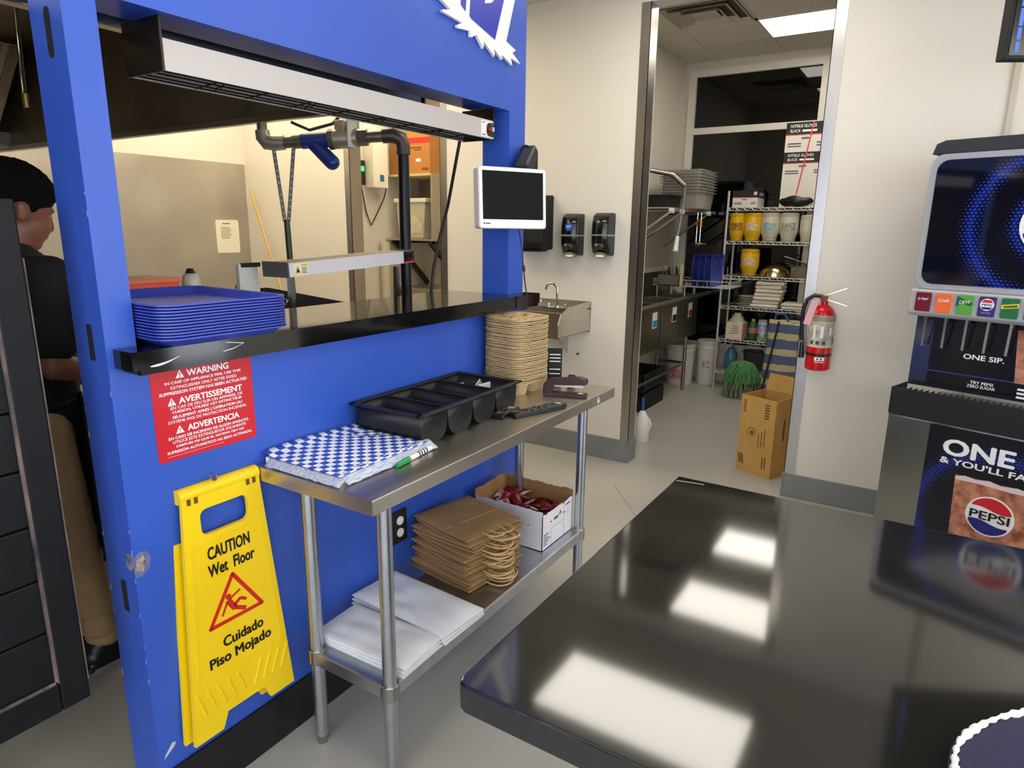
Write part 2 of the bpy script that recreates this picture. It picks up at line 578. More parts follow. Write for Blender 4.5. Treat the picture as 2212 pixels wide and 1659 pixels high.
# air diffuser in the back room ceiling
t = thing('air_vent', 'dusty white square air diffuser in the back room ceiling', 'air vent', (5.685, 1.805, BZ))
VM = M('dusty_white_metal', (196, 188, 174), .6, var=.12, vs=14)
VD = M('vent_dark_brown', (92, 82, 72), .8)
for k, (a, zz) in enumerate(((.295, -.004), (.225, -.012), (.155, -.02))):
    bq = a - .045
    m = MB()
    for s1, s2 in (((-a, -a), (a, -a)), ((a, -a), (a, a)), ((a, a), (-a, a)), ((-a, a), (-a, -a))):
        q = bq / a
        m.add([(s1[0], s1[1], zz - .012), (s2[0], s2[1], zz - .012), (s2[0] * q, s2[1] * q, zz + .018), (s1[0] * q, s1[1] * q, zz + .018),
               (s1[0], s1[1], zz - .009), (s2[0], s2[1], zz - .009), (s2[0] * q, s2[1] * q, zz + .021), (s1[0] * q, s1[1] * q, zz + .021)],
              [(0, 1, 2, 3), (7, 6, 5, 4), (0, 4, 5, 1), (3, 2, 6, 7)])
    m.build('louvre_ring', VM, t)
MB().box(-.1, .1, -.1, .1, -.016, -.008).build('centre_plate', VM, t)
MB().box(-.28, .28, -.28, .28, .006, .012).build('duct_back', VD, t)  # plain dark brown plate behind the louvre rings

# ================================================================ SERVING LEDGE, TRAYS, WALL THINGS
LZ = 1.319
LEDG = M('black_ledge_stone', (13, 12, 13), .08, ior=1.6)
t = thing('serving_ledge', 'long glossy black stone ledge across the blue wall opening', 'ledge', (0, 0, OZ0))
MB().box(.772, 2.60, 1.497, 1.574, 0, LZ - OZ0).box(OX0 + .001, OX1 - .001, 1.574, 1.90, 0, LZ - OZ0).build('slab', LEDG, t)
MB().box(.79, 2.59, 1.499, 1.5735, -.012, -.0005).build('front_nosing', BLACKG, t)
m = MB()
m.tube([(.812 + .008 * i, 1.4967, .006 + .00018 * i * i) for i in range(10)], [.0012, .0024, .003, .003, .0028, .0024, .002, .0015, .001, .0006], 6)
m.build('chip_mark', M('chip_white', (225, 225, 225), .6), t)
m = MB().tube([(1.01, 1.4965, .036), (1.06, 1.4963, .028), (1.03, 1.4963, .018), (1.00, 1.4965, .014)], .0012, 6)
m.build('chip_mark', M('chip_white', (225, 225, 225), .6), t)


def tray_mesh(L, W, hgt=.022, r=.05):
    m = MB()
    rings = []
    for ins, z in ((.030, 0), (.030, .0025), (.012, hgt - .004), (.004, hgt), (0, hgt), (0, hgt - .004), (.004, hgt - .004), (.014, hgt - .008), (.033, 0)):
        rings.append([(x, y, z) for x, y in rrect(-L / 2 + ins, L / 2 - ins, -W / 2 + ins, W / 2 - ins, max(.012, r - ins * .7))])
    n = len(rings[0])
    vs = [p for rr in rings[1:8] for p in rr]
    fs = []
    for k in range(6):
        for i in range(n):
            j = (i + 1) % n
            fs.append((k * n + i, k * n + j, (k + 1) * n + j, (k + 1) * n + i))
    fs.append(tuple(range(n)))
    o = len(vs)
    vs += [(x, y, 0) for x, y, z in rings[0]]
    fs.append(tuple(range(o + n - 1, o - 1, -1)))
    fs += [(6 * n + i, 6 * n + (i + 1) % n, o + (i + 1) % n, o + i) for i in range(n)]
    return m.add(vs, fs).mesh('tray', True)


TRAYB = M('blue_tray_plastic', (54, 70, 172), .38, bump=.1, bs=500)
tm = tray_mesh(.358, .462)
NT = 12
for k in range(NT):
    o = put('food_tray', tm, TRAYB)
    o.location = (1.016 + random.uniform(-.001, .001), 1.688 + random.uniform(-.001, .001), LZ + .0005 + k * .0072)
    o.rotation_euler = (0, 0, math.radians(-2.0 + random.uniform(-.25, .25)))
    if k == NT - 1:
        tag(o, 'topmost blue plastic food tray, empty, of the stack on the black ledge', 'tray', 'blue food trays on the ledge')
    else:
        tag(o, '%s blue plastic food tray from the top of the stack on the black ledge' % nth(NT - k), 'tray', 'blue food trays on the ledge')

# red fire warning sign
t = thing('warning_sign', 'red fire warning sign in three languages on the blue wall', 'sign', (.99, Y0, 1.133))
SREDM = M('red_sign_vinyl', (196, 26, 38), .3)
MB().prism(rrect(-.142, .142, -.118, .118, .010), -.0015, 0, 'y').build('plate', SREDM, t)
WS = M('sign_white', (238, 236, 236), .45)
yy = -.0018


def tri(parent, x, z, s):
    MB().prism([(x - s, z), (x + s, z), (x, z + 1.75 * s)], yy - .0001, yy + .0002, 'y').build('warning_triangle', WS, parent)
    m = MB().prism([(x - s * .1, z + s * .55), (x + s * .1, z + s * .55), (x + s * .14, z + s * 1.2), (x - s * .14, z + s * 1.2)], yy - .0004, yy - .0002, 'y')
    m.prism([(x - s * .12, z + s * .2), (x + s * .12, z + s * .2), (x + s * .12, z + s * .42), (x - s * .12, z + s * .42)], yy - .0004, yy - .0002, 'y')
    m.build('exclamation_mark', SREDM, parent)


rows = [('WARNING', .101, .0165, .118, .012, .04), ('IN CASE OF APPLIANCE FIRE, USE THIS', .0815, .0078, .214, 0, .032), ('EXTINGUISHER ONLY AFTER FIXED', .0690, .0078, .186, 0, .012),
        ('SUPPRESSION SYSTEM HAS BEEN ACTUATED', .0560, .0078, .248, 0, .032), ('AVERTISSEMENT', .0335, .0160, .182, .016, .04), ('EN CAS DE FEU SUR UN APPAREIL DE', .0175, .0076, .206, .004, .012),
        ('CUISSON, UTILISEZ CET EXTINCTEUR', .0060, .0076, .200, .004, .032), ('SEULEMENT APR\u00c8S L\'OP\u00c9RATION DU', -.0055, .0092, .200, .004, .032), ('SYST\u00c8ME FIXE DE PROTECTION INCENDIE.', -.0175, .0092, .226, .004, .012),
        ('ADVERTENCIA', -.0410, .0160, .150, .016, .04), ('EN CASO DE INCENDIO DE ALG\u00daN APARATO.', -.0590, .0090, .232, .004, .032), ('UTILICE ESTE EXTINGUIDOR SOLAMENTE', -.0710, .0076, .212, .004, .012),
        ('DESPU\u00c9S DE QUE EL SISTEMA FIJO DE', -.0830, .0090, .196, .004, .032), ('SUPRESI\u00d3N AUTOM\u00c1TICO HA SIDO ACTIVADO.', -.0950, .0090, .246, .004, .032)]
for s, z, h, wd, xo, bo in rows:
    text(s, WS, t, (xo, yy, z), h, 'F', wd, bo)
for x, z in ((-.066, .0915), (-.094, .0240), (-.080, -.0505)): tri(t, x, z, .0115)
MB().box(-.118, .04, yy, yy + .0005, -.1075, -.1062).build('fine_print', M('sign_pink', (220, 150, 150), .5), t)

# torn sticker on the pillar corner
t = thing('sticker_remains', 'torn dark round sticker wrapped round the blue pillar corner', 'sticker', (XL, Y0, .775))
MB().prism([(0, -.03), (.018, -.034), (.036, -.018), (.042, .008), (.036, .028), (.018, .034), (0, .022)], -.0008, 0, 'y').build('sticker_face', M('sticker_blue_white', (34, 42, 108), .4, col2=(130, 134, 170), vs=24), t)
MB().prism([(.004, -.012), (.02, -.02), (.03, .006), (.024, .022), (.006, .016)], -.0013, -.0008, 'y').build('torn_patch', M('sticker_torn', (190, 180, 172), .8, col2=(96, 66, 50), vs=60), t)
MB().prism([(0, -.02), (.03, -.012), (.04, .01), (.03, .028), (0, .03)], -.0006, .0001, 'x').build('sticker_wrap', M('sticker_blue_white2', (150, 150, 170), .5, col2=(36, 40, 96), vs=40), t)

# white and blue cut-out wall emblem (its lower end)
t = thing('emblem_board', 'large white cut-out emblem with blue panels on the blue header', 'emblem', (0, Y0, 0))
EMW = M('emblem_white_board', (236, 234, 232), .5)
out = [(1.90, 2.42), (1.967, 2.372), (2.04, 2.347), (1.998, 2.338), (1.989, 2.333), (1.996, 2.329), (2.106, 2.321), (2.075, 2.306), (2.082, 2.298), (2.157, 2.306), (2.157, 2.289), (2.163, 2.286), (2.195, 2.302), (2.24, 2.264), (2.243, 2.289),
       (2.317, 2.252), (2.312, 2.279), (2.371, 2.251), (2.367, 2.269), (2.446, 2.245), (2.433, 2.270), (2.508, 2.262), (2.445, 2.292), (2.472, 2.306), (2.398, 2.324), (2.459, 2.489), (2.51, 2.63), (2.06, 2.63)]
MB().prism(out, -.016, -.004, 'y').build('cutout_board', EMW, t)
EMB = M('emblem_dark_blue', (24, 44, 170), .35)
MB().prism([(2.156, 2.409), (2.150, 2.357), (2.154, 2.351), (2.162, 2.347), (2.316, 2.312), (2.377, 2.467), (2.42, 2.58), (2.18, 2.58)], -.018, -.016, 'y').build('blue_field', EMB, t)
MB().prism([(2.097, 2.393), (2.098, 2.377), (2.124, 2.364), (2.129, 2.402), (2.135, 2.46), (2.10, 2.46)], -.018, -.016, 'y').build('blue_sliver', EMB, t)
MB().prism([(2.254, 2.438), (2.243, 2.425), (2.248, 2.421), (2.287, 2.433), (2.312, 2.452), (2.318, 2.475), (2.27, 2.47)], -.0195, -.018, 'y').build('white_shape', EMW, t)
m = MB()
for x, z in ((2.15, 2.5), (2.40, 2.5), (2.33, 2.30)): MB().cyl((x, -.004, z), (x, 0, z), .01, n=8).build('standoff', BLACK, t)

# wall outlet plate under the table
t = thing('power_outlet', 'black double wall outlet with white sockets behind the paper bags', 'outlet', (1.713, Y0, .508))
MB().prism(rrect(-.040, .040, -.065, .065, .006), -.005, 0, 'y').build('cover_plate', BLACKM, t, bevel=.001)
for z in (-.024, .024):
    MB().cyl((0, -.009, z), (0, -.004, z), .017, n=20).build('socket', WHITE, t, True)

# ================================================================ WET FLOOR SIGN
t = thing('wet_floor_sign', 'yellow folding wet floor sign hung flat against the blue wall', 'sign', (.995, Y0, .215))
t.rotation_euler = (math.radians(-2.2), 0, math.radians(0))
TOPZ = .705


def wf_panel(y0, y1, dx=0, full=True):
    hw0, hw1 = .165, .117
    zz = lambda z: hw0 + (hw1 - hw0) * z / TOPZ
    outl = [(-hw0, .0), (-hw0 + .055, .0), (-hw0 + .075, .045), (hw0 - .085, .075), (hw0 - .07, .03), (hw0 - .005, .03), (zz(.06), .06), (zz(.66), .66), (zz(.66) - .002, TOPZ), (-zz(.66) + .002, TOPZ), (-zz(.66), .66)]
    outl = [(-hw0, 0), (-hw0 + .085, 0.0), (-hw0 + .105, .045), (hw0 - .105, .045), (hw0 - .085, 0), (hw0, 0), (hw1, TOPZ - .03), (hw1, TOPZ), (-hw1, TOPZ), (-hw1, TOPZ - .03)]
    hole = rrect(-.072, .072, TOPZ - .125, TOPZ - .052, .02, 4)
    # outline with the handle hole: split left and right halves
    bm = bmesh.new()
    me = bpy.data.meshes.new('p')
    ov = [bm.verts.new((x + dx, y0, z)) for x, z in outl]
    hv = [bm.verts.new((x + dx, y0, z)) for x, z in hole]
    es = [bm.edges.new((ov[i], ov[(i + 1) % len(ov)])) for i in range(len(ov))] + [bm.edges.new((hv[i], hv[(i + 1) % len(hv)])) for i in range(len(hv))]
    r = bmesh.ops.triangle_fill(bm, use_beauty=True, use_dissolve=False, edges=es)
    fs = [g for g in r['geom'] if isinstance(g, bmesh.types.BMFace)]
    e = bmesh.ops.extrude_face_region(bm, geom=fs)
    for g in e['geom']:
        if isinstance(g, bmesh.types.BMVert): g.co.y = y1
    bmesh.ops.recalc_face_normals(bm, faces=bm.faces)
    bm.to_mesh(me); bm.free()
    return me


put('front_panel', wf_panel(-.052, -.040), YELLOW, t)
put('back_panel', wf_panel(-.022, -.012, -.011), YELLOW, t)
m = MB().cyl((-.119, -.034, TOPZ - .004), (.119, -.034, TOPZ - .004), .020, n=16)
m.build('hinge_bar', YELLOW, t, True)
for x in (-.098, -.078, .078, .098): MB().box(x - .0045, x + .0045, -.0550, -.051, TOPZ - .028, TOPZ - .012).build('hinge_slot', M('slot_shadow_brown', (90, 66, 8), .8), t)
m = MB()
for sx in (-1, 1):
    m.bar((sx * .106, -.0525, TOPZ - .13), (sx * .135, -.0525, .17), .005, .002, (0, 1, 0))
m.bar((-.135, -.0525, .17), (.135, -.0525, .17), .005, .002, (0, 1, 0))
m.bar((-.106, -.0525, TOPZ - .145), (.106, -.0525, TOPZ - .145), .004, .002, (0, 1, 0))
m.build('raised_rib', YELLOW, t)
for k in range(9):
    x = -.125 + k * .031
    m = MB().bar((x, -.053, .075), (x + (.03 if k > 4 else -.02), -.053, .145), .007, .004, (0, 1, 0))
    m.build('raised_rib', YELLOW, t, bevel=.0015)
fy = -.0525
text('CAUTION', BLACKP, t, (0, fy, .525), .034, 'F', .128, .045)
text('Wet  Floor', BLACKP, t, (.003, fy, .475), .033, 'F', .142, .045)
text('Cuidado', BLACKP, t, (.014, fy, .255), .030, 'F', .128, .045)
text('Piso Mojado', BLACKP, t, (.002, fy, .205), .038, 'F', .196, .045)
WR = M('sign_red', (196, 30, 20), .45)
tp = [(0, .44), (.082, .312), (-.082, .312)]


def rtri(s, cz=.354):
    return [(x * s, cz + (z - cz) * s) for x, z in tp]


m = MB()
a, b = rtri(1.0), rtri(.80)
for i in range(3):
    j = (i + 1) % 3
    m.bar((a[i][0], fy, a[i][1]), (a[j][0], fy, a[j][1]), .011, .0008, (0, 1, 0))
    m.cyl((a[i][0], fy - .0004, a[i][1]), (a[i][0], fy + .0004, a[i][1]), .0055, n=12)
m.build('hazard_triangle', WR, t)
m = MB()
Z = .318
m.cyl((-.020, fy - .0004, Z + .062), (-.020, fy + .0004, Z + .062), .0085, n=14)
for p, q, wd in (((-.022, Z + .052), (-.004, Z + .02), .017), ((-.004, Z + .022), (.030, Z + .004), .012), ((-.004, Z + .03), (.016, Z + .042), .010), ((.016, Z + .042), (.034, Z + .03), .009), ((-.02, Z + .052), (.018, Z + .068), .006), ((-.024, Z + .05), (-.044, Z + .014), .006)):
    m.bar((p[0], fy, p[1]), (q[0], fy, q[1]), wd, .0008, (0, 1, 0))
m.build('falling_figure', WR, t)
tag(MB().cyl((.972, 1.574, .948), (.972, 1.545, .948), .004, n=8).cyl((.972, 1.546, .948), (.972, 1.541, .948), .009, n=10).build('metal_hook', CHROME), 'small metal hook in the blue wall above the yellow sign', 'hook')

# ================================================================ STEEL WORK TABLE
TZ = .932
TX0, TX1, TY0, TY1 = 1.116, 2.606, 1.113, 1.572
t = thing('work_table', 'stainless steel work table with undershelf against the blue wall', 'table', (0, 0, 0))
m = MB().box(TX0, TX1, TY0, TY1, TZ - .004, TZ)
m.box(TX0, TX1, TY0, TY0 + .003, TZ - .042, TZ - .002).box(TX0, TX1, TY1 - .003, TY1, TZ - .042, TZ - .002).box(TX0, TX0 + .003, TY0, TY1, TZ - .042, TZ - .002).box(TX1 - .003, TX1, TY0, TY1, TZ - .042, TZ - .002)
m.build('table_top', STEEL, t, bevel=.002)
MB().cbox((2.44, TY0 - .0006, TZ - .022), (.022, .0008, .024)).build('table_sticker', M('sticker_grey_blue', (110, 120, 150), .4, col2=(230, 230, 235), vs=90), t)
LEGS = ((1.200, 1.155), (1.200, 1.455), (2.395, 1.160), (2.372, 1.452))
for lx, ly in LEGS:
    lg = MB().cyl((lx, ly, .03), (lx, ly, TZ - .005), .0205, n=20).build('leg', GALV, t, True)
    MB().cyl((lx, ly, 0), (lx, ly, .035), .017, .019, 16).build('foot', BLACK if lx < 0 else STEELV, lg, True)
SZ = .335
m = MB().box(1.185, 2.405, 1.145, 1.465, SZ - .004, SZ)
m.box(1.185, 2.405, 1.140, 1.145, SZ - .042, SZ).box(1.185, 2.405, 1.465, 1.470, SZ - .042, SZ).box(1.18, 1.185, 1.140, 1.47, SZ - .042, SZ).box(2.405, 2.41, 1.140, 1.47, SZ - .042, SZ)
sh = m.build('undershelf', GALV, t, bevel=.0015)
for lx, ly in LEGS:
    MB().cyl((lx, ly, SZ - .044), (lx, ly, SZ + .004), .0275, n=20).build('corner_collar', STEELV, sh, True, bevel=.002)

# blue checked deli paper with its plastic wrapper
CK = bpy.data.materials.new('blue_white_check')
CK.use_nodes = True
nt = CK.node_tree
tc = nt.nodes.new('ShaderNodeTexCoord'); mp = nt.nodes.new('ShaderNodeMapping'); ck = nt.nodes.new('ShaderNodeTexChecker')
mp.inputs['Location'].default_value = (.0013, .0013, .001)
ck.inputs['Scale'].default_value = 43
ck.inputs['Color1'].default_value = lin((44, 82, 178)); ck.inputs['Color2'].default_value = lin((236, 236, 238))
nt.links.new(tc.outputs['Object'], mp.inputs[0]); nt.links.new(mp.outputs[0], ck.inputs[0])
nt.links.new(ck.outputs[0], nt.nodes['Principled BSDF'].inputs['Base Color'])
nt.nodes['Principled BSDF'].inputs['Roughness'].default_value = .45
t = thing('deli_paper_pack', 'pack of blue and white checked deli paper on the steel table', 'paper', (1.325, 1.405, TZ))


def deli_top(u, v):
    x = -.180 + u * .36
    y = -.148 + v * .31
    z = .024 + .012 * max(0, (v - .82) / .18) ** 1.5 + .004 * math.sin(u * 5) * v
    return (x, y, z)


MB().box(-.178, .178, -.146, .156, .001, .0185).build('paper_stack', WPAPER, t)
MB().grid(deli_top, 20, 20).build('checked_sheet', CK, t, True, solid=.001)
WRAP = M('crinkled_film', (150, 160, 190), .25, col2=(214, 220, 232), vs=40, bump=.6, bs=50, alpha=.85, stretch=(1, 5, 5))


def film(u, v):
    x = -.172 + u * .375
    y = -.172 + v * .05
    z = .004 + .020 * math.sin(min(1, v * 1.15) * PI / 2) + .0035 * noise.noise((u * 22, v * 7, 1.3))
    return (x, y, max(.001, z))


MB().grid(film, 50, 8).build('plastic_wrapper', WRAP, t, True, solid=.0006)


def film2(u, v):
    y = -.165 + u * .30
    x = -.200 + v * .024
    return (x, y, max(.001, .003 + .018 * v + .003 * noise.noise((u * 18, v * 5, 4.1))))


MB().grid(film2, 40, 5).build('plastic_wrapper', WRAP, t, True, solid=.0006)

# green-capped marker
t = thing('marker_pen', 'white marker pen with a green cap lying on the deli paper wrapper', 'marker', (1.430, 1.232, TZ), math.radians(7))
MB().cyl((-.045, 0, .009), (.068, 0, .009), .0075, n=14).cyl((.068, 0, .009), (.078, 0, .009), .0045, n=12).build('barrel', WHITE, t, True)
MB().cyl((-.105, 0, .009), (-.045, 0, .009), .0070, .0088, 14).build('cap', M('green_plastic', (16, 140, 70), .35), t, True)
m = MB()
for a in (.0, .012, .026, .04): m.cyl((a, 0, .009), (a + .006, 0, .009), .0078, n=14)
m.build('barrel_print', BLACKP, t, True)

# black cutlery bin
t = thing('cutlery_bin', 'black four-compartment cutlery bin on the steel table', 'bin', (1.780, 1.415, TZ + .001), math.radians(.6))
BINM = M('black_bin_plastic', (20, 20, 21), .45, bump=.12, bs=400)
RZ = .108


def trough(x0, x1):
    m = MB()
    r = .052
    cx = (x0 + x1) / 2
    hw = (x1 - x0) / 2
    prof = [(-hw, RZ - .006)] + [(-hw + .004 + r - r * math.cos(math.radians(a)) - .0, r - r * math.sin(math.radians(a))) for a in range(0, 91, 15)]
    prof = prof + [(-x, z) for x, z in reversed(prof)]
    n = len(prof)
    vs = [(cx + x, -.132, z) for x, z in prof] + [(cx + x, .132, z) for x, z in prof]
    fs = [(i, i + 1, n + i + 1, n + i) for i in range(n - 1)]
    fs += [tuple(range(n)), tuple(range(2 * n - 1, n - 1, -1))]
    return m.add(vs, fs)


for k in range(4):
    o = trough(-.284 + k * .143, -.284 + k * .143 + .139).build('compartment', BINM, t, 30)
    md = o.modifiers.new('t', 'SOLIDIFY'); md.thickness = .003; md.offset = 1
m = MB()
X, Y = .302, .150
m.box(-X, X, -Y, -Y + .020, RZ - .008, RZ).box(-X, X, Y - .020, Y, RZ - .008, RZ).box(-X, -X + .02, -Y, Y, RZ - .008, RZ).box(X - .02, X, -Y, Y, RZ - .008, RZ)
for k in range(1, 4): m.box(-.284 + k * .143 - .006, -.284 + k * .143 + .002, -.135, .135, RZ - .010, RZ - .003)
m.build('rim', BINM, t, bevel=.003)
SGM = M('condiment_sachet', (214, 186, 150), .5, col2=(240, 236, 228), vs=40)
for i, (x, y, a, lab) in enumerate(((1.985, 1.44, .5, 'tan printed sugar packet standing in the black cutlery bin'), (1.955, 1.48, 1.4, 'white straw wrapper lying in the black cutlery bin'), (2.02, 1.40, -.4, 'small white sachet in the end compartment of the cutlery bin'))):
    o = MB().box(-.028, .028, -.001, .001, 0, .07 if i == 0 else .05).build('sugar_packet', SGM if i == 0 else WPAPER)
    o.location = (x, y, TZ + .045)
    o.rotation_euler = (.55 - i * .2, .5 - i * .3, a)
    tag(o, lab, 'packet')

# pulp cup carriers
PULP = M('moulded_pulp', (196, 168, 124), .9, var=.12, vs=40, bump=.6, bs=180)


def carrier_mesh(seed):
    N = 28
    m = MB()
    R = .108
    dz = .052

    def sq(u, v):
        # square grid to rounded square
        x, y = 2 * u - 1, 2 * v - 1
        k = max(abs(x), abs(y))
        l = math.hypot(x, y)
        if l < 1e-6: return 0, 0, 0
        p = 4.2
        sup = (abs(x) ** p + abs(y) ** p) ** (1 / p)
        s = k / sup if sup else 1
        return x * s * R, y * s * R, k

    def fn(u, v):
        x, y, k = sq(u, v)
        z = 0
        for px in (-.048, .048):
            for py in (-.048, .048):
                d = math.hypot(x - px, y - py)
                s = max(0, min(1, (.047 - d) / .016))
                z = min(z, -dz * s * s * (3 - 2 * s))
        c = math.hypot(x, y)
        s = max(0, min(1, (.03 - c) / .018))
        z += .004 * s
        if k < .86: z -= .008 * min(1, (.86 - k) / .12)
        z += .0007 * noise.noise((x * 60, y * 60, seed))
        return (x, y, z)
    m.grid(fn, N, N)
    # rolled lip round the edge
    ring = []
    for i in range(96):
        a = 2 * PI * i / 96
        p = 4.2
        c, s_ = math.cos(a), math.sin(a)
        q = R / ((abs(c) ** p + abs(s_) ** p) ** (1 / p))
        wob = .0010 * noise.noise((c * 3, s_ * 3, seed * 2.1))
        ring.append((c * q, s_ * q, wob - .001))
    m.tube(ring, .0026, 6, True)
    return m.mesh('cup_carrier', True, False)


cms = [carrier_mesh(s) for s in (1, 5, 9, 13)]
NC = 37
for k in range(NC):
    o = put('cup_carrier', cms[k % 4], PULP)
    o.location = (2.325 + .004 * noise.noise((k * .3, 0, 0)) + random.uniform(-.001, .001), 1.445 + .004 * noise.noise((0, k * .3, 5)), TZ + .0525 + k * .00735)
    o.rotation_euler = (random.uniform(-.008, .008), random.uniform(-.008, .008), math.radians(-9 + random.uniform(-1.5, 1.5)) + (PI / 2) * (k % 4))
    sc = random.uniform(.985, 1.01)
    o.scale = (sc, sc, 1)
    lab = '%s beige pulp cup carrier from the top of the tall stack' % nth(NC - k)
    if k == NC - 1: lab = 'topmost beige pulp cup carrier, cup hollows open, on the tall stack'
    if k == 0: lab = 'lowest beige pulp cup carrier standing on the steel table'
    tag(o, lab, 'cup carrier', 'stacked pulp cup carriers')

# stapler
t = thing('stapler', 'dark maroon desk stapler at the end of the steel table', 'stapler', (2.345, 1.225, TZ), math.radians(-72))
MAR = M('maroon_plastic', (46, 7, 16), .3)
MB().prism(rrect(-.085, .095, 0, .016, .006), -.019, .019, 'y').build('base', MAR, t, bevel=.003)
MB().prism([(-.088, .012), (-.05, .012), (-.045, .045), (.085, .052), (.098, .06), (.092, .078), (.06, .084), (-.06, .072), (-.085, .05)], -.017, .017, 'y').build('arm', MAR, t, bevel=.004)
MB().box(-.04, .08, -.010, .010, .040, .051).build('magazine', STEELD, t)
MB().box(.060, .080, -.010, .010, .016, .0185).build('anvil', CHROME, t)
# tape roll behind it, menu cards
tag(MB().cyl((2.50, 1.262, TZ + .028), (2.50, 1.282, TZ + .028), .028, n=20).build('tape_roll', BLACKM, None, True), 'small black tape roll standing behind the maroon stapler', 'tape')
t = thing('menu_cards', 'black and white takeout menu cards standing beside the pulp cup carriers', 'menu', (2.50, 1.360, TZ), math.radians(28))
for k in range(4):
    MB().box(-.012 + k * .006, -.011 + k * .006, -.035 + k * .003, .03, .0, .165 - k * .012).build('card', (BLACKM, WPAPER, BLACKM, WPAPER)[k], t)
for z in (.05, .07, .105, .12, .135): MB().box(-.0127, -.0122, -.028, .02, z, z + .004).build('card_print', WHITEP, t)

# remote controls
for (x, y, a, L, lab) in ((2.072, 1.190, -19, .255, 'long black television remote with rows of keys on the steel table'), (1.972, 1.268, 4, .13, 'short black remote half under the longer remote')):
    t = thing('remote_control', lab, 'remote', (x, y, TZ), math.radians(a))
    MB().prism([(-L / 2, .004), (-L / 2 + .01, 0), (L / 2 - .01, 0), (L / 2, .004), (L / 2, .018), (-L / 2, .016)], -.024, .024, 'y').build('body', BLACK, t, bevel=.003)
    nx = int(L / .017)
    for i in range(nx - 1):
        for j in range(3):
            if (i * 3 + j) % 11 == 7: continue
            MB().cbox((-L / 2 + .018 + i * .0165, -.014 + j * .014, .0178), (.009, .008, .003)).build('key', M('remote_key_grey', (96, 94, 92), .5) if (i + j) % 4 else M('remote_key_dark', (40, 40, 42), .5), t)
    MB().cbox((L / 2 - .025, 0, .0185), (.02, .03, .0015)).build('label_strip', M('remote_label', (190, 180, 160), .3), t)
    MB().cbox((-L / 2 + .016, .014, .0185), (.008, .008, .003)).build('power_key', M('remote_red', (190, 60, 50), .4), t)

# ---------------------------------------------------------------- undershelf goods
WB = M('white_paper_bag', (226, 228, 232), .65, var=.03, vs=10, bump=.6, bs=16)


def flat_bag(L, W, th, seed, bend=.0, wr=.0035):
    m = MB()

    def top(u, v):
        e = min(u, 1 - u, v, 1 - v)
        return ((u - .5) * W, (v - .5) * L, th * min(1, .35 + e * 8) + wr * noise.noise((u * 4, v * 4, seed)) * 1.0 * min(1, e * 8) + bend * (v - .5) ** 2)

    def bot(u, v):
        return ((u - .5) * W, (v - .5) * L, bend * (v - .5) ** 2)
    a = MB().grid(top, 14, 16)
    b = MB().grid(bot, 14, 16)
    m.add(a.v, a.f)
    m.add(b.v, [tuple(reversed(f)) for f in b.f])
    nu = 15
    o = len(a.v)
    edge = [i for i in range(nu)] + [nu * j + nu - 1 for j in range(1, 17)] + [nu * 16 + i for i in range(nu - 2, -1, -1)] + [nu * j for j in range(15, 0, -1)]
    for i in range(len(edge)):
        p, q = edge[i], edge[(i + 1) % len(edge)]
        m.f.append((p, o + p, o + q, q))
    return m.mesh('bag', 50)


wm = [flat_bag(.36, .185, .012, s, 0, w_) for s, w_ in ((2, .003), (6, .003), (11, .008))]
wm2 = [flat_bag(.415, .205, .012, s, 0, w_) for s, w_ in ((3, .003), (8, .003), (12, .009))]
for k in range(3):
    o = put('white_paper_bag', wm[k], WB)
    o.location = (1.325, 1.318, SZ + .0003 + k * .012)
    o.rotation_euler = (0, 0, math.radians(1.5 + k * .8))
    tag(o, ('%s of the white paper bags on the undershelf end beside the table leg' % ('lowest', 'middle one', 'topmost')[k]), 'paper bag', 'white bags by the leg')
for k in range(3):
    o = put('white_paper_bag', wm2[k], WB)
    o.location = (1.533, 1.338, SZ + .0003 + k * .0125)
    o.rotation_euler = (0, 0, math.radians(-1 - k * 1.2))
    tag(o, ('%s of the white paper bags on the undershelf next to the brown bags' % ('lowest', 'middle one', 'topmost')[k]), 'paper bag', 'white bags beside the brown bags')

KR2 = M('kraft_paper_bag', (152, 118, 78), .8, var=.08, vs=6, bump=.35, bs=22)
ROPE = M('twisted_paper_cord', (206, 172, 122), .8, bump=.5, bs=300, var=.1, vs=80)
bagms = [flat_bag(.31, .275, .013, s, .012) for s in (21, 27, 33, 39)]


def handle_mesh(seed):
    rnd = random.Random(seed)
    m = MB()
    wdt = .042 + rnd.uniform(-.006, .006)
    ln = .075 + rnd.uniform(-.012, .012)
    dz = rnd.uniform(-.012, .010)
    pts = []
    for i in range(15):
        a = PI * i / 14
        s = math.sin(a)
        pts.append((-math.cos(a) * wdt * (1 + .25 * s), -.145 - ln * s ** .8, .007 + dz * s * s + .004 * s))
    m.tube(pts, .0026, 6)
    return m.mesh('handle', True)


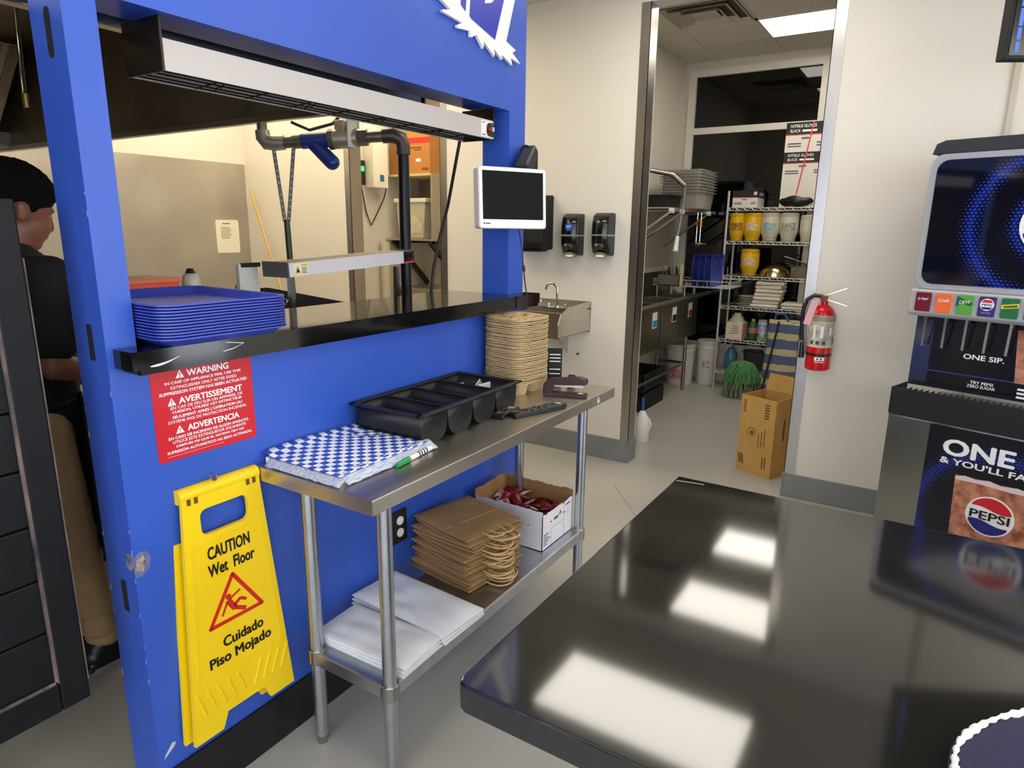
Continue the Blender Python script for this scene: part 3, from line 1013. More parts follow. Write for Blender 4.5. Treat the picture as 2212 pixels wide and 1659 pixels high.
hms = [handle_mesh(s) for s in range(8)]
NB = 14
for k in range(NB):
    o = put('brown_paper_bag', bagms[k % 4], KR2)
    ang = -10 + 5 * noise.noise((k * .7, 3, 0)) + random.uniform(-6, 6)
    if k >= NB - 2: ang = -13
    o.location = (1.865 + .018 * noise.noise((k * .9, 1, 0)) + .004 * k / 3, 1.378 + .02 * noise.noise((k * .8, 0, 2)), SZ + .0005 + k * .0145)
    o.rotation_euler = (random.uniform(-.012, .012), random.uniform(-.012, .012), math.radians(ang))
    lab = '%s brown paper carrier bag from the top of the undershelf stack' % nth(NB - k)
    if k == NB - 1: lab = 'topmost brown paper carrier bag of the stack on the undershelf'
    tag(o, lab, 'paper bag', 'stacked brown carrier bags')
    if k == NB - 1: MB().box(-.13, .13, -.035, -.033, .0135, .0150).build('fold_crease', M('crease_light', (176, 142, 100), .8), o)
    for q in range(2):
        h = put('handle', hms[(k * 3 + q * 5) % 8], ROPE, o)
        h.location = (random.uniform(-.03, .03), 0, .002 + q * .003)
m = MB()

# open white carton of ketchup sachets
t = thing('sachet_carton', 'white cardboard carton with a torn open top full of sachets', 'carton', (2.253, 1.352, SZ), math.radians(0))
bx, by, bz = .130, .165, .165
CW = M('white_carton_board', (226, 226, 230), .6)
MB().box(-bx, bx, -by, by, 0, .003).build('bottom', CARDI, t)


def torn(x0, y0, x1, y1, h, seed, nm='side'):
    m = MB()
    n = 22
    d = Vector((x1 - x0, y1 - y0, 0)).normalized()
    nn = Vector((-d.y, d.x, 0)) * .003
    vs = []
    for i in range(n + 1):
        s = i / n
        x = x0 + (x1 - x0) * s; y = y0 + (y1 - y0) * s
        z = h + .008 * noise.noise((s * 14, seed, 0)) + .006 * noise.noise((s * 5, seed, 3))
        vs += [(x, y, 0), (x + nn.x, y + nn.y, 0), (x, y, z), (x + nn.x, y + nn.y, z - .002)]
    fo, fi = [], []
    for i in range(n):
        a = i * 4; b = a + 4
        fo.append((a, b, b + 2, a + 2))
        fi += [(a + 1, a + 3, b + 3, b + 1), (a + 2, b + 2, b + 3, a + 3)]
    ends = [(0, 2, 3, 1), (n * 4, n * 4 + 1, n * 4 + 3, n * 4 + 2)]
    m.add(vs, fo + fi + ends)
    me = m.mesh(nm, False, False)
    me.materials.append(CW); me.materials.append(CARDI)
    for i, p in enumerate(me.polygons): p.material_index = 0 if i < n else 1
    put(nm, me, None, t)


torn(-bx, -by, bx, -by, bz - .012, 1)
torn(bx, -by, bx, by, bz + .016, 2)
torn(bx, by, -bx, by, bz + .03, 3)
torn(-bx, by, -bx, -by, bz + .006, 4)
GP = M('grey_print', (90, 92, 104), .6)
m = MB()
for x in (.05,): m.box(x, x + .0012, -by - .0006, -by - .0002, .004, .15)
m.box(-.06, .05, -by - .0006, -by - .0002, .075, .0762).box(-.06, -.0588, -by - .0006, -by - .0002, .004, .075)
for i in range(5): m.box(-.12, -.12 + .03 + .012 * (i % 3), -by - .0006, -by - .0002, .018 + i * .011, .023 + i * .011)
m.build('carton_print', GP, t)
text('1', GP, t, (.085, -by - .0008, .10), .016, 'F')
MB().box(.065, .105, -by - .0006, -by - .0002, .132, .139).build('carton_print', GP, t)
m = MB()
for i in range(3): m.cbox((.012 + i * .007, -by - .0005, .115 + (i % 2) * .008), (.006, .0006, .012))
m.build('carton_logo', M('carton_red', (206, 60, 56), .5), t)
MB().box(-.036, 0, -by - .0006, -by - .0002, .103, .115).build('carton_print', GP, t)
PR = M('red_foil_sachet', (150, 18, 30), .3, col2=(90, 8, 18), vs=30)
PWH = M('white_foil_sachet', (222, 218, 220), .3, col2=(150, 30, 40), vs=25)


def sachet(seed):
    m = MB()

    def f(sg):
        return lambda u, v: ((u - .5) * .034, (v - .5) * .062, sg * (.0055 * max(0, math.sin(PI * u)) * max(0, math.sin(PI * v)) ** .6 + .0004))
    a = MB().grid(f(1), 5, 7); b = MB().grid(f(-1), 5, 7)
    m.add(a.v, a.f); m.add(b.v, [tuple(reversed(x)) for x in b.f])
    return m.mesh('sachet', True)


sme = [sachet(0), sachet(0)]
sme[0].materials.append(PR); sme[1].materials.append(PWH)
MB().box(-bx + .004, bx - .004, -by + .004, by - .004, .004, .085).build('packed_sachets', M('red_foil_deep', (110, 14, 24), .4, col2=(60, 6, 12), vs=60), t)
kk = 0
for i in range(5):
    for j in range(7):
        o = put('sauce_sachet', sme[1 if (i * 3 + j * 5) % 4 == 0 else 0], None)
        x = 2.253 - .098 + i * .049 + random.uniform(-.008, .008)
        y = 1.352 - .132 + j * .044 + random.uniform(-.008, .008)
        o.location = (x, y, SZ + .106 + random.uniform(0, .016) + (.014 if j > 3 else 0))
        o.rotation_euler = (random.uniform(-.5, .5), random.uniform(-.5, .5), random.uniform(0, PI))
        red = o.data == sme[0]
        tag(o, 'red foil sauce sachet lying in the torn white carton' if red else 'white and red foil sauce sachet lying in the torn white carton', 'sachet', 'red sauce sachets in the carton' if red else 'white sauce sachets in the carton')

# ================================================================ FRONT COUNTER
CZ = .92
t = thing('front_counter', 'large glossy black counter with a rounded corner in the foreground', 'counter', (0, 0, 0))
MB().prism([(.704, -2.2), (1.754, -2.2), (1.754, .541), (.722, .541), (.709, .536), (.704, .523)], CZ - .05, CZ, 'z').build('counter_top', STONE, t, bevel=.004, seg=3)
MB().box(.98, 1.70, -2.15, .22, .1, CZ - .05).build('counter_base', M('dark_base_panel', (26, 26, 34), .5), t)
MB().box(1.02, 1.66, -2.13, .18, 0, .1).build('toe_kick', BLACKM, t)
m = MB().tube([(1.715, .535, CZ + .0002), (1.722, .50, CZ + .0002), (1.728, .46, CZ + .0002)], .0009, 5)
m.build('chip_mark', M('chip_pale', (200, 196, 190), .7), t)
# navy pouch with a white cord rim at the counter end
t = thing('navy_pouch', 'navy cloth pouch with a white braided cord rim on the counter', 'pouch', (.922, -.270, CZ), math.radians(-28))
NAV = M('navy_cloth', (34, 34, 66), .8, bump=.5, bs=200, var=.2, vs=12)


def pouch(u, v):
    a = 2 * PI * u
    r = (.163 + .012 * noise.noise((math.cos(a) * 2, math.sin(a) * 2, 0))) * (1 - .0 * v)
    if v < .75:
        z = .022 * math.sin(v / .75 * PI / 2)
        rr = r * (.93 + .07 * math.sin(v / .75 * PI))
    else:
        q = (v - .75) / .25
        rr = r * (1 - .97 * q)
        z = .022 + .012 * math.sin(q * PI / 2) + .004 * noise.noise((math.cos(a) * 3 * q, math.sin(a) * 3 * q, 2))
    return (rr * math.cos(a) * 1.35, rr * math.sin(a), z)


MB().grid(pouch, 40, 16).build('pouch_body', NAV, t, True)
pts, rs = [], []
for i in range(210):
    a = 2 * PI * i / 210
    p = pouch(i / 210, .76)
    pts.append((p[0] * 1.0, p[1] * 1.0, p[2] + .003 + .0010 * math.sin(i * 1.7)))
    rs.append(.0042 + .0014 * math.sin(i * 1.9) + .0012 * math.sin(i * .37))
MB().tube(pts, rs, 8, True).build('cord_rim', M('white_cord', (240, 238, 228), .7), t, True)

# ================================================================ HEAT LAMPS
GUARD = M('dark_guard_wire', (30, 28, 28), .4, .8)
LAMPW = M('lamp_painted_aluminium', (184, 177, 174), .4)
DKST = M('dark_scorched_steel', (66, 58, 54), .4, .9, var=.2, vs=14)


def heat_lamp(name, label, loc, L, D, Hh, rot, facem, endm, plates):
    t = thing(name, label, 'heat lamp', loc)
    t.rotation_euler = rot
    MB().box(0, L, 0, .006, 0, Hh).build('front_face', facem, t)
    MB().box(0, L, D - .006, D, 0, Hh).build('back_face', facem, t)
    MB().box(0, L, .006, D - .006, Hh - .006, Hh).build('top_cover', DKST, t)
    MB().box(.004, L - .004, .006, D - .006, .028, .034).build('reflector', M('lamp_reflector', (150, 138, 144), .5, .2), t)
    for x in (0, L - .004):
        MB().box(x - .001, x + .005, -.001, D + .001, -.002, Hh + plates).build('end_plate', endm, t)
    MB().cyl((.03, D / 2, .018), (L - .03, D / 2, .018), .006, n=10).build('heating_element', M('element_grey', (150, 140, 140), .5), t, True)
    for yq in (.022, D * .36, D * .64, D - .022):
        MB().cyl((.01, yq, .002), (L - .01, yq, .002), .0022, n=6).build('guard_wire', GUARD, t)
    n = int(L / .155)
    for i in range(1, n):
        x = L * i / n
        MB().cyl((x, .012, .0015), (x + .02, D - .012, .0015), .0022, n=6).build('guard_wire', GUARD, t)
        if i % 2:
            MB().tube([(x + .03, .02, .002), (x + .045, D * .3, .012), (x + .05, D * .5, .002), (x + .065, D * .7, .012), (x + .07, D - .02, .002)], .0018, 6).build('guard_clip', GUARD, t)
    return t


t = heat_lamp('heat_lamp', 'long grey strip heat lamp under the blue header', (.978, 1.600, 1.955), 1.395, .155, .071, (0, 0, 0), LAMPW, DKST, .048)
cp = MB().box(1.305, 1.392, -.0015, 0, .004, .066).build('control_label', WHITE, t)
MB().prism([(1.350, .010), (1.385, .006), (1.390, .014), (1.390, .056), (1.385, .063), (1.350, .058), (1.342, .045), (1.342, .022)], -.004, -.0015, 'y').build('switch_plate', BLACK, cp)
MB().cyl((1.356, -.014, .034), (1.356, -.004, .034), .0085, n=16).build('red_knob', M('red_knob', (150, 20, 30), .3), cp, True)
MB().cbox((1.376, -.008, .036), (.008, .012, .016)).build('toggle_switch', OFFW, cp)
text('IO', WHITEP, cp, (1.376, -.0045, .054), .005, 'F')
MB().box(1.310, 1.330, -.002, -.0015, .056, .061).build('orange_mark', M('orange_print', (220, 110, 60), .5), cp)
MB().box(1.310, 1.334, -.002, -.0015, .010, .014).build('print_line', GP, cp)
t = heat_lamp('heat_lamp', 'short grey strip heat lamp with a yellow warning label in the kitchen', (1.592, 1.957, 1.420), .716, .134, .050, (0, math.radians(-2.4), math.radians(2)), M('lamp_silver', (206, 202, 204), .4), M('lamp_end_grey', (92, 90, 92), .5), .004)
cp = MB().box(.644, .714, -.0025, 0, .002, .050).build('control_panel', M('control_dark_red', (44, 10, 16), .25), t)
MB().box(.644, .714, -.003, -.0025, .002, .009).build('red_strip', M('strip_red', (160, 30, 48), .4), cp)
for x in (.665, .69): MB().cyl((x, -.01, .030), (x, -.0025, .030), .008, n=14).build('knob', BLACK, cp, True)
lb = MB().box(.025, .095, -.001, 0, .006, .045).build('warning_label', M('label_cream', (226, 220, 200), .5), t)
MB().prism([(.029, .011), (.059, .011), (.044, .040)], -.0016, -.001, 'y').build('yellow_triangle', M('label_yellow', (214, 176, 20), .5), lb)
MB().prism([(.036, .0145), (.052, .0145), (.044, .031)], -.0019, -.0016, 'y').build('triangle_sign', BLACKP, lb)
MB().box(.063, .091, -.0016, -.001, .036, .043).build('yellow_strip', M('label_yellow', (214, 176, 20), .5), lb)
m = MB()
for i in range(4):
    MB().box(.063, .089 - .004 * (i % 2), -.0016, -.001, .010 + i * .0062, .013 + i * .0062).build('print_line', GP, lb)

# ================================================================ MONITOR ON ARM
MR = math.atan2(-.466, .885)
t = thing('order_monitor', 'small white-framed order monitor with a black screen on a wall arm', 'monitor', (2.352, 1.492, 1.600), MR)
W2, HH = .158, .240
MB().prism(rrect(-W2, W2, 0, HH, .012), -.012, .030, 'y').build('housing', M('monitor_silver', (198, 194, 196), .4), t, bevel=.002)
MB().prism(rrect(-W2 + .004, W2 - .004, .003, HH - .003, .010), -.015, -.012, 'y').build('bezel', WHITE, t)
MB().box(-W2 + .017, W2 - .017, -.0165, -.015, .036, HH - .016).build('screen', M('screen_black', (6, 6, 7), .55, spec=.15), t)
MB().cbox((-W2 + .022, -.0155, .020), (.006, .001, .006)).build('badge', BLACKP, t)
MB().box(-W2 + .028, -W2 + .050, -.0156, -.0150, .018, .022).build('badge', BLACKP, t)
t.rotation_euler = (math.radians(-3), 0, MR)
t = thing('folding_wall_arm', 'black folding wall arm behind the white order monitor', 'wall bracket', (2.552, 1.575, 1.73))
MB().box(-.020, .022, -.014, -.0005, -.05, .10).build('wall_plate', BLACK, t, bevel=.002)
MB().bar((.014, -.034, .02), (.014, -.034, .196), .055, .055, (0, 1, 0)).build('upper_link', BLACK, t, bevel=.008)
MB().bar((.004, -.045, .195), (-.115, -.075, .105), .055, .060, (0, 0, 1)).build('lower_link', M('arm_dark_grey', (36, 36, 36), .5), t, bevel=.008)
MB().cyl((.034, -.036, .192), (-.03, -.036, .192), .026, n=18).build('pivot', BLACK, t, True)
MB().cbox((-.030, -.045, .182), (.03, .03, .008)).build('grease_patch', M('worn_brass', (110, 104, 76), .5), t)
MB().box(-.152, -.09, -.066, -.044, .005, .085).build('mount_plate', BLACK, t, bevel=.003)
t = thing('monitor_cable', 'thin black cable hanging from the order monitor to the ledge', 'cable', (2.40, 1.44, LZ))
MB().tube([(-.01, .05, .30), (.0, .045, .26), (.012, .04, .2), (.02, .036, .12), (.03, .034, .06), (.042, .03, .0), (.045, .028, -.06)], .0028, 8).build('cable', BLACK, t, True)
MB().cyl((.0245, .035, .105), (.0205, .036, .130), .006, n=12).build('ferrite', BLACK, t, True)

# ================================================================ FAR WALL FITTINGS
SOAPB = M('dispenser_black', (15, 15, 16), .18)
SOAPS = M('dispenser_side', (34, 33, 32), .4)


def soap(y, zc, label):
    t = thing('soap_dispenser', label, 'soap dispenser', (FXX, y, zc))
    prof = [(0, -.135), (-.03, -.135), (-.075, -.12), (-.102, -.06), (-.108, .0), (-.104, .07), (-.088, .125), (-.05, .142), (0, .142)]
    MB().prism([(b, a) for a, b in [(p[1], p[0]) for p in prof]], -.064, .064, 'y').build('housing', SOAPS, t, bevel=.01, seg=3)
    fr = [(-.080, -.118), (-.104, -.06), (-.1105, .0), (-.1065, .07), (-.094, .118)]
    m = MB()
    vs = []
    for x, z in fr:
        vs += [(x - .0015, -.052, z), (x - .0015, .052, z)]
    m.add(vs, [(2 * i, 2 * i + 1, 2 * i + 3, 2 * i + 2) for i in range(len(fr) - 1)])
    m.build('front_cover', SOAPB, t, True, solid=.002)
    MB().box(-.114, -.005, -.0655, .0655, -.006, .003).build('chrome_band', M('band_silver', (190, 188, 184), .3, .8), t, bevel=.001)
    el = lambda a, b: [(a * math.cos(i * PI / 12), -.132 + b * math.sin(i * PI / 12)) for i in range(24)]
    MB().prism(el(.044, .020), -.092, -.06, 'x').build('push_lever', M('lever_grey', (150, 146, 138), .3, .6), t, bevel=.003)
    MB().prism([(p, q - .004) for p, q in el(.034, .009)], -.0935, -.092, 'x').build('lever_window', M('window_cream', (236, 230, 212), .3), t)
    m = MB().box(-.1115, -.1105, .012, .032, -.072, -.055)
    m.build('maker_mark', M('print_grey', (120, 120, 120), .5), t)
    for i in range(3):
        MB().box(-.1105 + .001 * i, -.1092 + .001 * i, -.028, .008 - .01 * i, -.062 - i * .008, -.058 - i * .008).build('maker_mark', M('print_grey', (120, 120, 120), .5), t)
    return t


t = soap(2.122, 1.562, 'black wall soap dispenser with a blue octagon sticker')
pg = [(.030 * math.cos(PI / 8 + i * PI / 4), .056 + .030 * math.sin(PI / 8 + i * PI / 4)) for i in range(8)]
st = MB().prism(pg, -.1135, -.111, 'x').build('octagon_sticker', M('sticker_blue', (40, 86, 190), .4), t)
text('ADT', WHITEP, st, (-.1138, 0, .058), .017, 'W', .036, .02, shear=.2)
soap(1.894, 1.567, 'plain black wall soap dispenser next to the steel-trimmed doorway')
t = thing('towel_dispenser', 'black paper towel dispenser on the wall behind the order monitor', 'towel dispenser', (FXX, 2.435, 1.46))
MB().prism([(0, 0), (-.13, .0), (-.165, .05), (-.16, .3), (-.12, .365), (0, .37)], -.135, .135, 'y').build('housing', BLACKM, t, bevel=.012, seg=3)
MB().box(-.14, -.04, -.11, .11, -.012, .002).build('towel_slot', BLACK, t)
MB().box(-.04, -.038, .06, .12, -.05, 0).build('paper_end', WPAPER, t)

# hand sink
t = thing('hand_sink', 'small stainless hand sink with side splashes on the cream wall', 'sink', (FXX, 2.25, .90))
MB().box(-.40, -.39, -.235, .235, 0, .17).box(-.40, 0, -.235, .235, 0, .006).box(-.06, -.05, -.235, .235, .10, .17).build('basin', STEEL, t, bevel=.002)
MB().box(-.055, 0, -.26, .26, .165, .172).build('faucet_deck', STEEL, t)
MB().box(-.006, 0, -.26, .26, .0, .215).build('back_splash', STEELD, t)
for y in (-.26, .254):
    MB().prism([(-.47, .02), (0, .015), (0, .215), (-.10, .215), (-.34, .20), (-.43, .17), (-.47, .10)], y, y + .006, 'y').build('side_splash', STEEL, t)
MB().prism([(-.02, -.16), (-.02, .0), (-.16, .0)], -.10, -.094, 'y').build('bracket', STEELD, t)
MB().box(-.0065, -.006, .13, .22, .185, .205).build('label', WPAPER, t)
fa = MB().tube([(-.115, -.055, .165), (-.115, -.055, .27)] + [(-.115, -.055 + .045 - .045 * math.cos(math.radians(a)), .29 + .045 * math.sin(math.radians(a))) for a in range(0, 200, 20)], .0095, 10).build('gooseneck_faucet', CHROME, t, True)
MB().cyl((-.115, -.055, .163), (-.115, -.055, .185), .02, .015, 14).build('faucet_base', CHROME, fa, True)
for y in (-.12, .01): MB().cyl((-.115, y, .165), (-.115, y, .20), .013, .010, 12).build('tap_handle', CHROME, fa, True)
MB().box(-.135, -.05, -.15, .04, .16, .168).build('faucet_plate', CHROME, t)
MB().tube([(-.25, 0, 0), (-.25, 0, -.14), (-.2, 0, -.19), (-.12, 0, -.17), (0, 0, -.16)], .018, 10).build('drain_pipe', CHROME, t, True)
tag(MB().cyl((FXX - .03, 2.07, .74), (FXX, 2.07, .74), .006, n=10).build('metal_hook', BLACK), 'small dark wall hook under the hand sink', 'hook')

# fire extinguisher
t = thing('fire_extinguisher', 'red fire extinguisher with black hose hung on the wall beside the doorway', 'fire extinguisher', (4.078, .502, .835))
XR_ = M('extinguisher_red', (196, 14, 26), .22)
R_ = .066
MB().lathe([(.0, .006), (R_ - .01, 0), (R_, .008), (R_, .30), (R_ - .004, .325), (R_ - .016, .348), (.03, .366), (.018, .372), (.018, .39), (0, .39)], n=28).build('cylinder', XR_, t, True)


def wrap_label(z0, z1, a0, a1, mat, nm, r=R_ + .0006, par=None):
    m = MB()
    m.grid(lambda u, v: (r * math.cos(math.radians(a0 + (a1 - a0) * u)), r * math.sin(math.radians(a0 + (a1 - a0) * u)), z0 + (z1 - z0) * v), 20, 1)
    return m.build(nm, mat, par or t, True)


lb = wrap_label(.135, .315, 95, 320, M('label_yellow_cream', (224, 206, 150), .4), 'label_border')
wrap_label(.142, .275, 102, 262, M('label_silver', (206, 200, 190), .35, col2=(150, 140, 120), vs=30), 'label_face', R_ + .0012, lb)
wrap_label(.280, .312, 102, 320, M('label_silver_top', (150, 142, 124), .4), 'label_head', R_ + .0012, lb)
for i, (za, zb, a) in enumerate(((.152, .172, 140), (.152, .172, 168), (.152, .172, 196), (.185, .26, 150), (.19, .255, 185), (.205, .25, 225), (.152, .195, 250))):
    wrap_label(za, zb, a, a + (16 if i < 3 else 13), M('label_ink', (70, 62, 58), .5) if i in (0, 1, 2, 6) else M('label_light', (232, 228, 222), .4), 'label_picture', R_ + .0018, lb)
wrap_label(.085, .100, 0, 360, BLACK, 'strap', R_ + .002)
wrap_label(.060, .080, 170, 215, WHITEP, 'badge', R_ + .001)
for a in (181, 196): wrap_label(.064, .076, a, a + 7, BLACKP, 'badge_mark', R_ + .0015)
wrap_label(.050, .054, 172, 213, WHITEP, 'badge_line', R_ + .001)
MB().cyl((0, 0, .385), (0, 0, .425), .017, n=14).build('valve_body', M('brass_yellow', (206, 170, 60), .35, .6), t, True)
MB().cyl((-.028, .004, .405), (-.012, .004, .405), .017, n=18).build('pressure_gauge', M('gauge_maroon', (110, 24, 40), .4), t, True)
MB().bar((0, .012, .418), (0, -.105, .468), .018, .004, (0, 0, 1)).build('top_lever', CHROME, t)
MB().bar((0, -.01, .402), (0, -.115, .372), .018, .004, (0, 0, 1)).build('carry_handle', CHROME, t)
MB().tube([(0, .01, .415), (0, .055, .420), (-.005, .092, .395), (-.008, .106, .33), (-.004, .104, .24), (0, .096, .15)], .011, 10).build('hose', BLACK, t, True)
MB().cyl((0, .096, .155), (0, .090, .06), .010, .016, 12).build('nozzle', BLACK, t, True)
MB().cyl((0, .096, .150), (0, .0965, .162), .013, n=12).build('hose_ferrule', CHROME, t, True)
MB().add([(-.070, .020, .40), (-.072, .058, .395), (-.078, .088, .265), (-.078, .052, .26), (-.069, .021, .40), (-.071, .059, .395), (-.077, .089, .265), (-.077, .053, .26)],
         [(0, 1, 2, 3), (7, 6, 5, 4), (0, 4, 5, 1), (2, 6, 7, 3), (1, 5, 6, 2), (0, 3, 7, 4)]).build('inspection_tag', M('tag_pink', (224, 170, 176), .6), t)
MB().box(.066, .092, -.02, .02, .1, .36).build('wall_bracket', BLACK, t)

# ================================================================ SODA FOUNTAIN
t = thing('soda_fountain', 'tall soda fountain with a lit dark screen, flavour buttons and drip tray', 'soda machine', (3.5, .069, 0), math.radians(-108))
FW = .92
SIL = M('fountain_silver', (186, 186, 186), .35, .35)
NAVYP = M('fountain_navy', (14, 15, 24), .25)
MB().box(.004, FW, .10, .64, .92, 1.93).build('back_body', NAVYP, t)
MB().prism([(.0, 1.93), (.012, 1.972), (.045, 1.985), (FW, 1.985), (FW, 1.93)], -.03, .60, 'y').build('top_cap', M('cap_charcoal', (44, 44, 50), .6), t, bevel=.004)
MB().prism(rrect(0, FW + .1, 1.362, 1.932, .055), -.028, .10, 'y').build('screen_surround', SIL, t, bevel=.006, seg=3)

# dotted ring print
DOT = bpy.data.materials.new('dotted_ring_print')
DOT.use_nodes = True
nt = DOT.node_tree


def nd(op, a, b=None, c=None):
    n = nt.nodes.new('ShaderNodeMath')
    n.operation = op
    for i, v in enumerate((a, b, c)):
        if v is None: continue
        if isinstance(v, (int, float)): n.inputs[i].default_value = v
        else: nt.links.new(v, n.inputs[i])
    return n.outputs[0]


tc = nt.nodes.new('ShaderNodeTexCoord'); sp = nt.nodes.new('ShaderNodeSeparateXYZ')
nt.links.new(tc.outputs['Object'], sp.inputs[0])
px, pz = sp.outputs['X'], sp.outputs['Z']
SC = 74
row = nd('FLOOR', nd('MULTIPLY', pz, SC))
fx = nd('SUBTRACT', nd('FRACT', nd('ADD', nd('MULTIPLY', px, SC * .85), nd('MULTIPLY', nd('MODULO', row, 2), .5))), .5)
fz = nd('SUBTRACT', nd('FRACT', nd('MULTIPLY', pz, SC)), .5)
dd = nd('SQRT', nd('ADD', nd('MULTIPLY', fx, fx), nd('MULTIPLY', fz, fz)))
rr_ = nd('SQRT', nd('ADD', nd('POWER', px, 2), nd('POWER', pz, 2)))
# rings at r = .26 and r = .13 round the local origin
rw = nd('MAXIMUM', nd('SUBTRACT', 1, nd('MULTIPLY', nd('ABSOLUTE', nd('SUBTRACT', rr_, .285)), 17)), nd('SUBTRACT', 1, nd('MULTIPLY', nd('ABSOLUTE', nd('SUBTRACT', rr_, .13)), 22)))
dot = nd('LESS_THAN', dd, nd('MULTIPLY', nd('MAXIMUM', rw, 0), .46))
mx = nt.nodes.new('ShaderNodeMix'); mx.data_type = 'RGBA'
nt.links.new(dot, mx.inputs[0])
mx.inputs[6].default_value = lin((9, 10, 20)); mx.inputs[7].default_value = lin((30, 48, 150))
pb = nt.nodes['Principled BSDF']
nt.links.new(mx.outputs[2], pb.inputs['Base Color'])
pb.inputs['Roughness'].default_value = .05
nt.links.new(mx.outputs[2], pb.inputs['Emission Color'])
pb.inputs['Emission Strength'].default_value = .25
DOT2 = DOT.copy()
DOT2.name = 'dotted_ring_print_unlit'
DOT2.node_tree.nodes['Principled BSDF'].inputs['Emission Strength'].default_value = 0
DOT2.node_tree.nodes['Principled BSDF'].inputs['Roughness'].default_value = .3
sc_c = (.470, 1.640)
o = MB().prism([(a - sc_c[0], b - sc_c[1]) for a, b in rrect(.030, FW + .07, 1.388, 1.905, .045)], -.0325, -.028, 'y').build('screen', DOT, t)
o.location = (sc_c[0], 0, sc_c[1])


def globe(par, x, z, r, y, word=True):
    MB().cyl((x, y, z), (x, y - .002, z), r, n=40).build('globe_white', WHITEP, par, True)

    def seg(sg, zf, nm, mt):
        pts = []
        rr = r * .93
        for i in range(25):
            xx = -rr + 2 * rr * i / 24
            wv = zf * r + .10 * r * math.sin(xx / rr * PI * .9) * (-1)
            lim = math.sqrt(max(0, rr * rr - xx * xx))
            pts.append((xx, wv, lim))
        pts = [p for p in pts if (p[2] * sg - p[1]) * sg > 0]
        poly = [(x + a, z + b) for a, b, c in pts] + [(x + a, z + sg * c) for a, b, c in reversed(pts)]
        MB().prism(poly, y - .003, y - .002, 'y').build(nm, mt, par)
    seg(1, .34, 'globe_red', M('globe_red', (200, 30, 44), .4))
    seg(-1, -.34, 'globe_blue', M('globe_blue', (26, 32, 120), .4))
    if word: text('PEPSI', BLACKP, par, (x, y - .0032, z), r * .42, 'F', r * 1.62, .025)


gl = MB().box(sc_c[0] - .01, sc_c[0] + .01, -.0335, -.0325, sc_c[1] - .01, sc_c[1] + .01).build('globe_logo', WHITEP, t)
globe(gl, sc_c[0] - .0, sc_c[1] + .0, .115, -.0335)
# flavour button strip
MB().prism([(-.03, 1.243), (-.052, 1.262), (-.04, 1.362), (.1, 1.362), (.1, 1.243)], 0.0, FW + .02, 'x').build('button_strip', SIL, t, bevel=.008, seg=3)
flv = [('card_maroon', (112, 22, 34), 'Dr Pepper', WHITEP), ('card_orange', (236, 108, 50), 'Crush', WHITEP), ('card_green', (90, 160, 60), 'DEW', M('dew_pale', (226, 226, 210), .5)), ('card_purple', (62, 46, 110), 'PEPSI', None), ('card_dkgreen', (40, 108, 62), '', None), ('card_teal', (30, 120, 130), '', WHITEP), ('card_yellow', (220, 180, 60), '', BLACKP), ('card_red2', (150, 30, 40), '', WHITEP), ('card_blue2', (40, 80, 170), '', WHITEP)]
for k in range(9):
    nm, col, wd, tmat = flv[k]
    x = .061 + .0795 * k
    bt = MB().prism(rrect(x - .031, x + .031, 1.268, 1.350, .006), -.0565, -.046, 'y').build('flavour_button', M(nm, col, .25), t, bevel=.0015)
    yb = -.0568
    if k == 3:
        MB().cyl((x, yb, 1.318), (x, yb + .0003, 1.318), .025, n=24).build('mini_globe', WHITEP, bt)
        MB().prism([(x - .021, 1.326), (x + .021, 1.326), (x + .012, 1.338), (x - .012, 1.338)], yb - .0004, yb, 'y').build('mini_red', M('globe_red', (200, 30, 44), .4), bt)
        MB().prism([(x - .021, 1.308), (x + .021, 1.308), (x + .012, 1.298), (x - .012, 1.298)], yb - .0004, yb, 'y').build('mini_blue', M('globe_blue', (26, 32, 120), .4), bt)
        text('PEPSI', BLACKP, bt, (x, yb - .0002, 1.317), .009, 'F', .036, .02)
        text('ZERO SUGAR', M('print_lilac', (170, 176, 230), .5), bt, (x, yb - .0002, 1.284), .005, 'F', .034)
    elif k == 4:
        MB().prism([(x - .03, 1.306), (x + .03, 1.314), (x + .03, 1.332), (x - .03, 1.322)], yb - .0003, yb, 'y').build('yellow_band', M('band_yellow', (226, 196, 40), .5), bt)
        MB().prism([(x - .022, 1.311), (x + .024, 1.317), (x + .024, 1.325), (x - .022, 1.318)], yb - .0006, yb - .0003, 'y').build('band_mark', M('dkgreen_print', (30, 80, 40), .5), bt)
    else:
        if k == 2:
            MB().prism([(x - .031, 1.345), (x - .01, 1.336), (x + .031, 1.318), (x + .02, 1.306), (x - .012, 1.318), (x - .031, 1.300)], yb - .0002, yb, 'y').build('dark_splash', M('dark_green', (24, 84, 44), .5), bt)
        if k < 3: text(wd, tmat, bt, (x, yb - .0004, 1.322), .014, 'F', .042, .015, shear=.15, rot=.08)
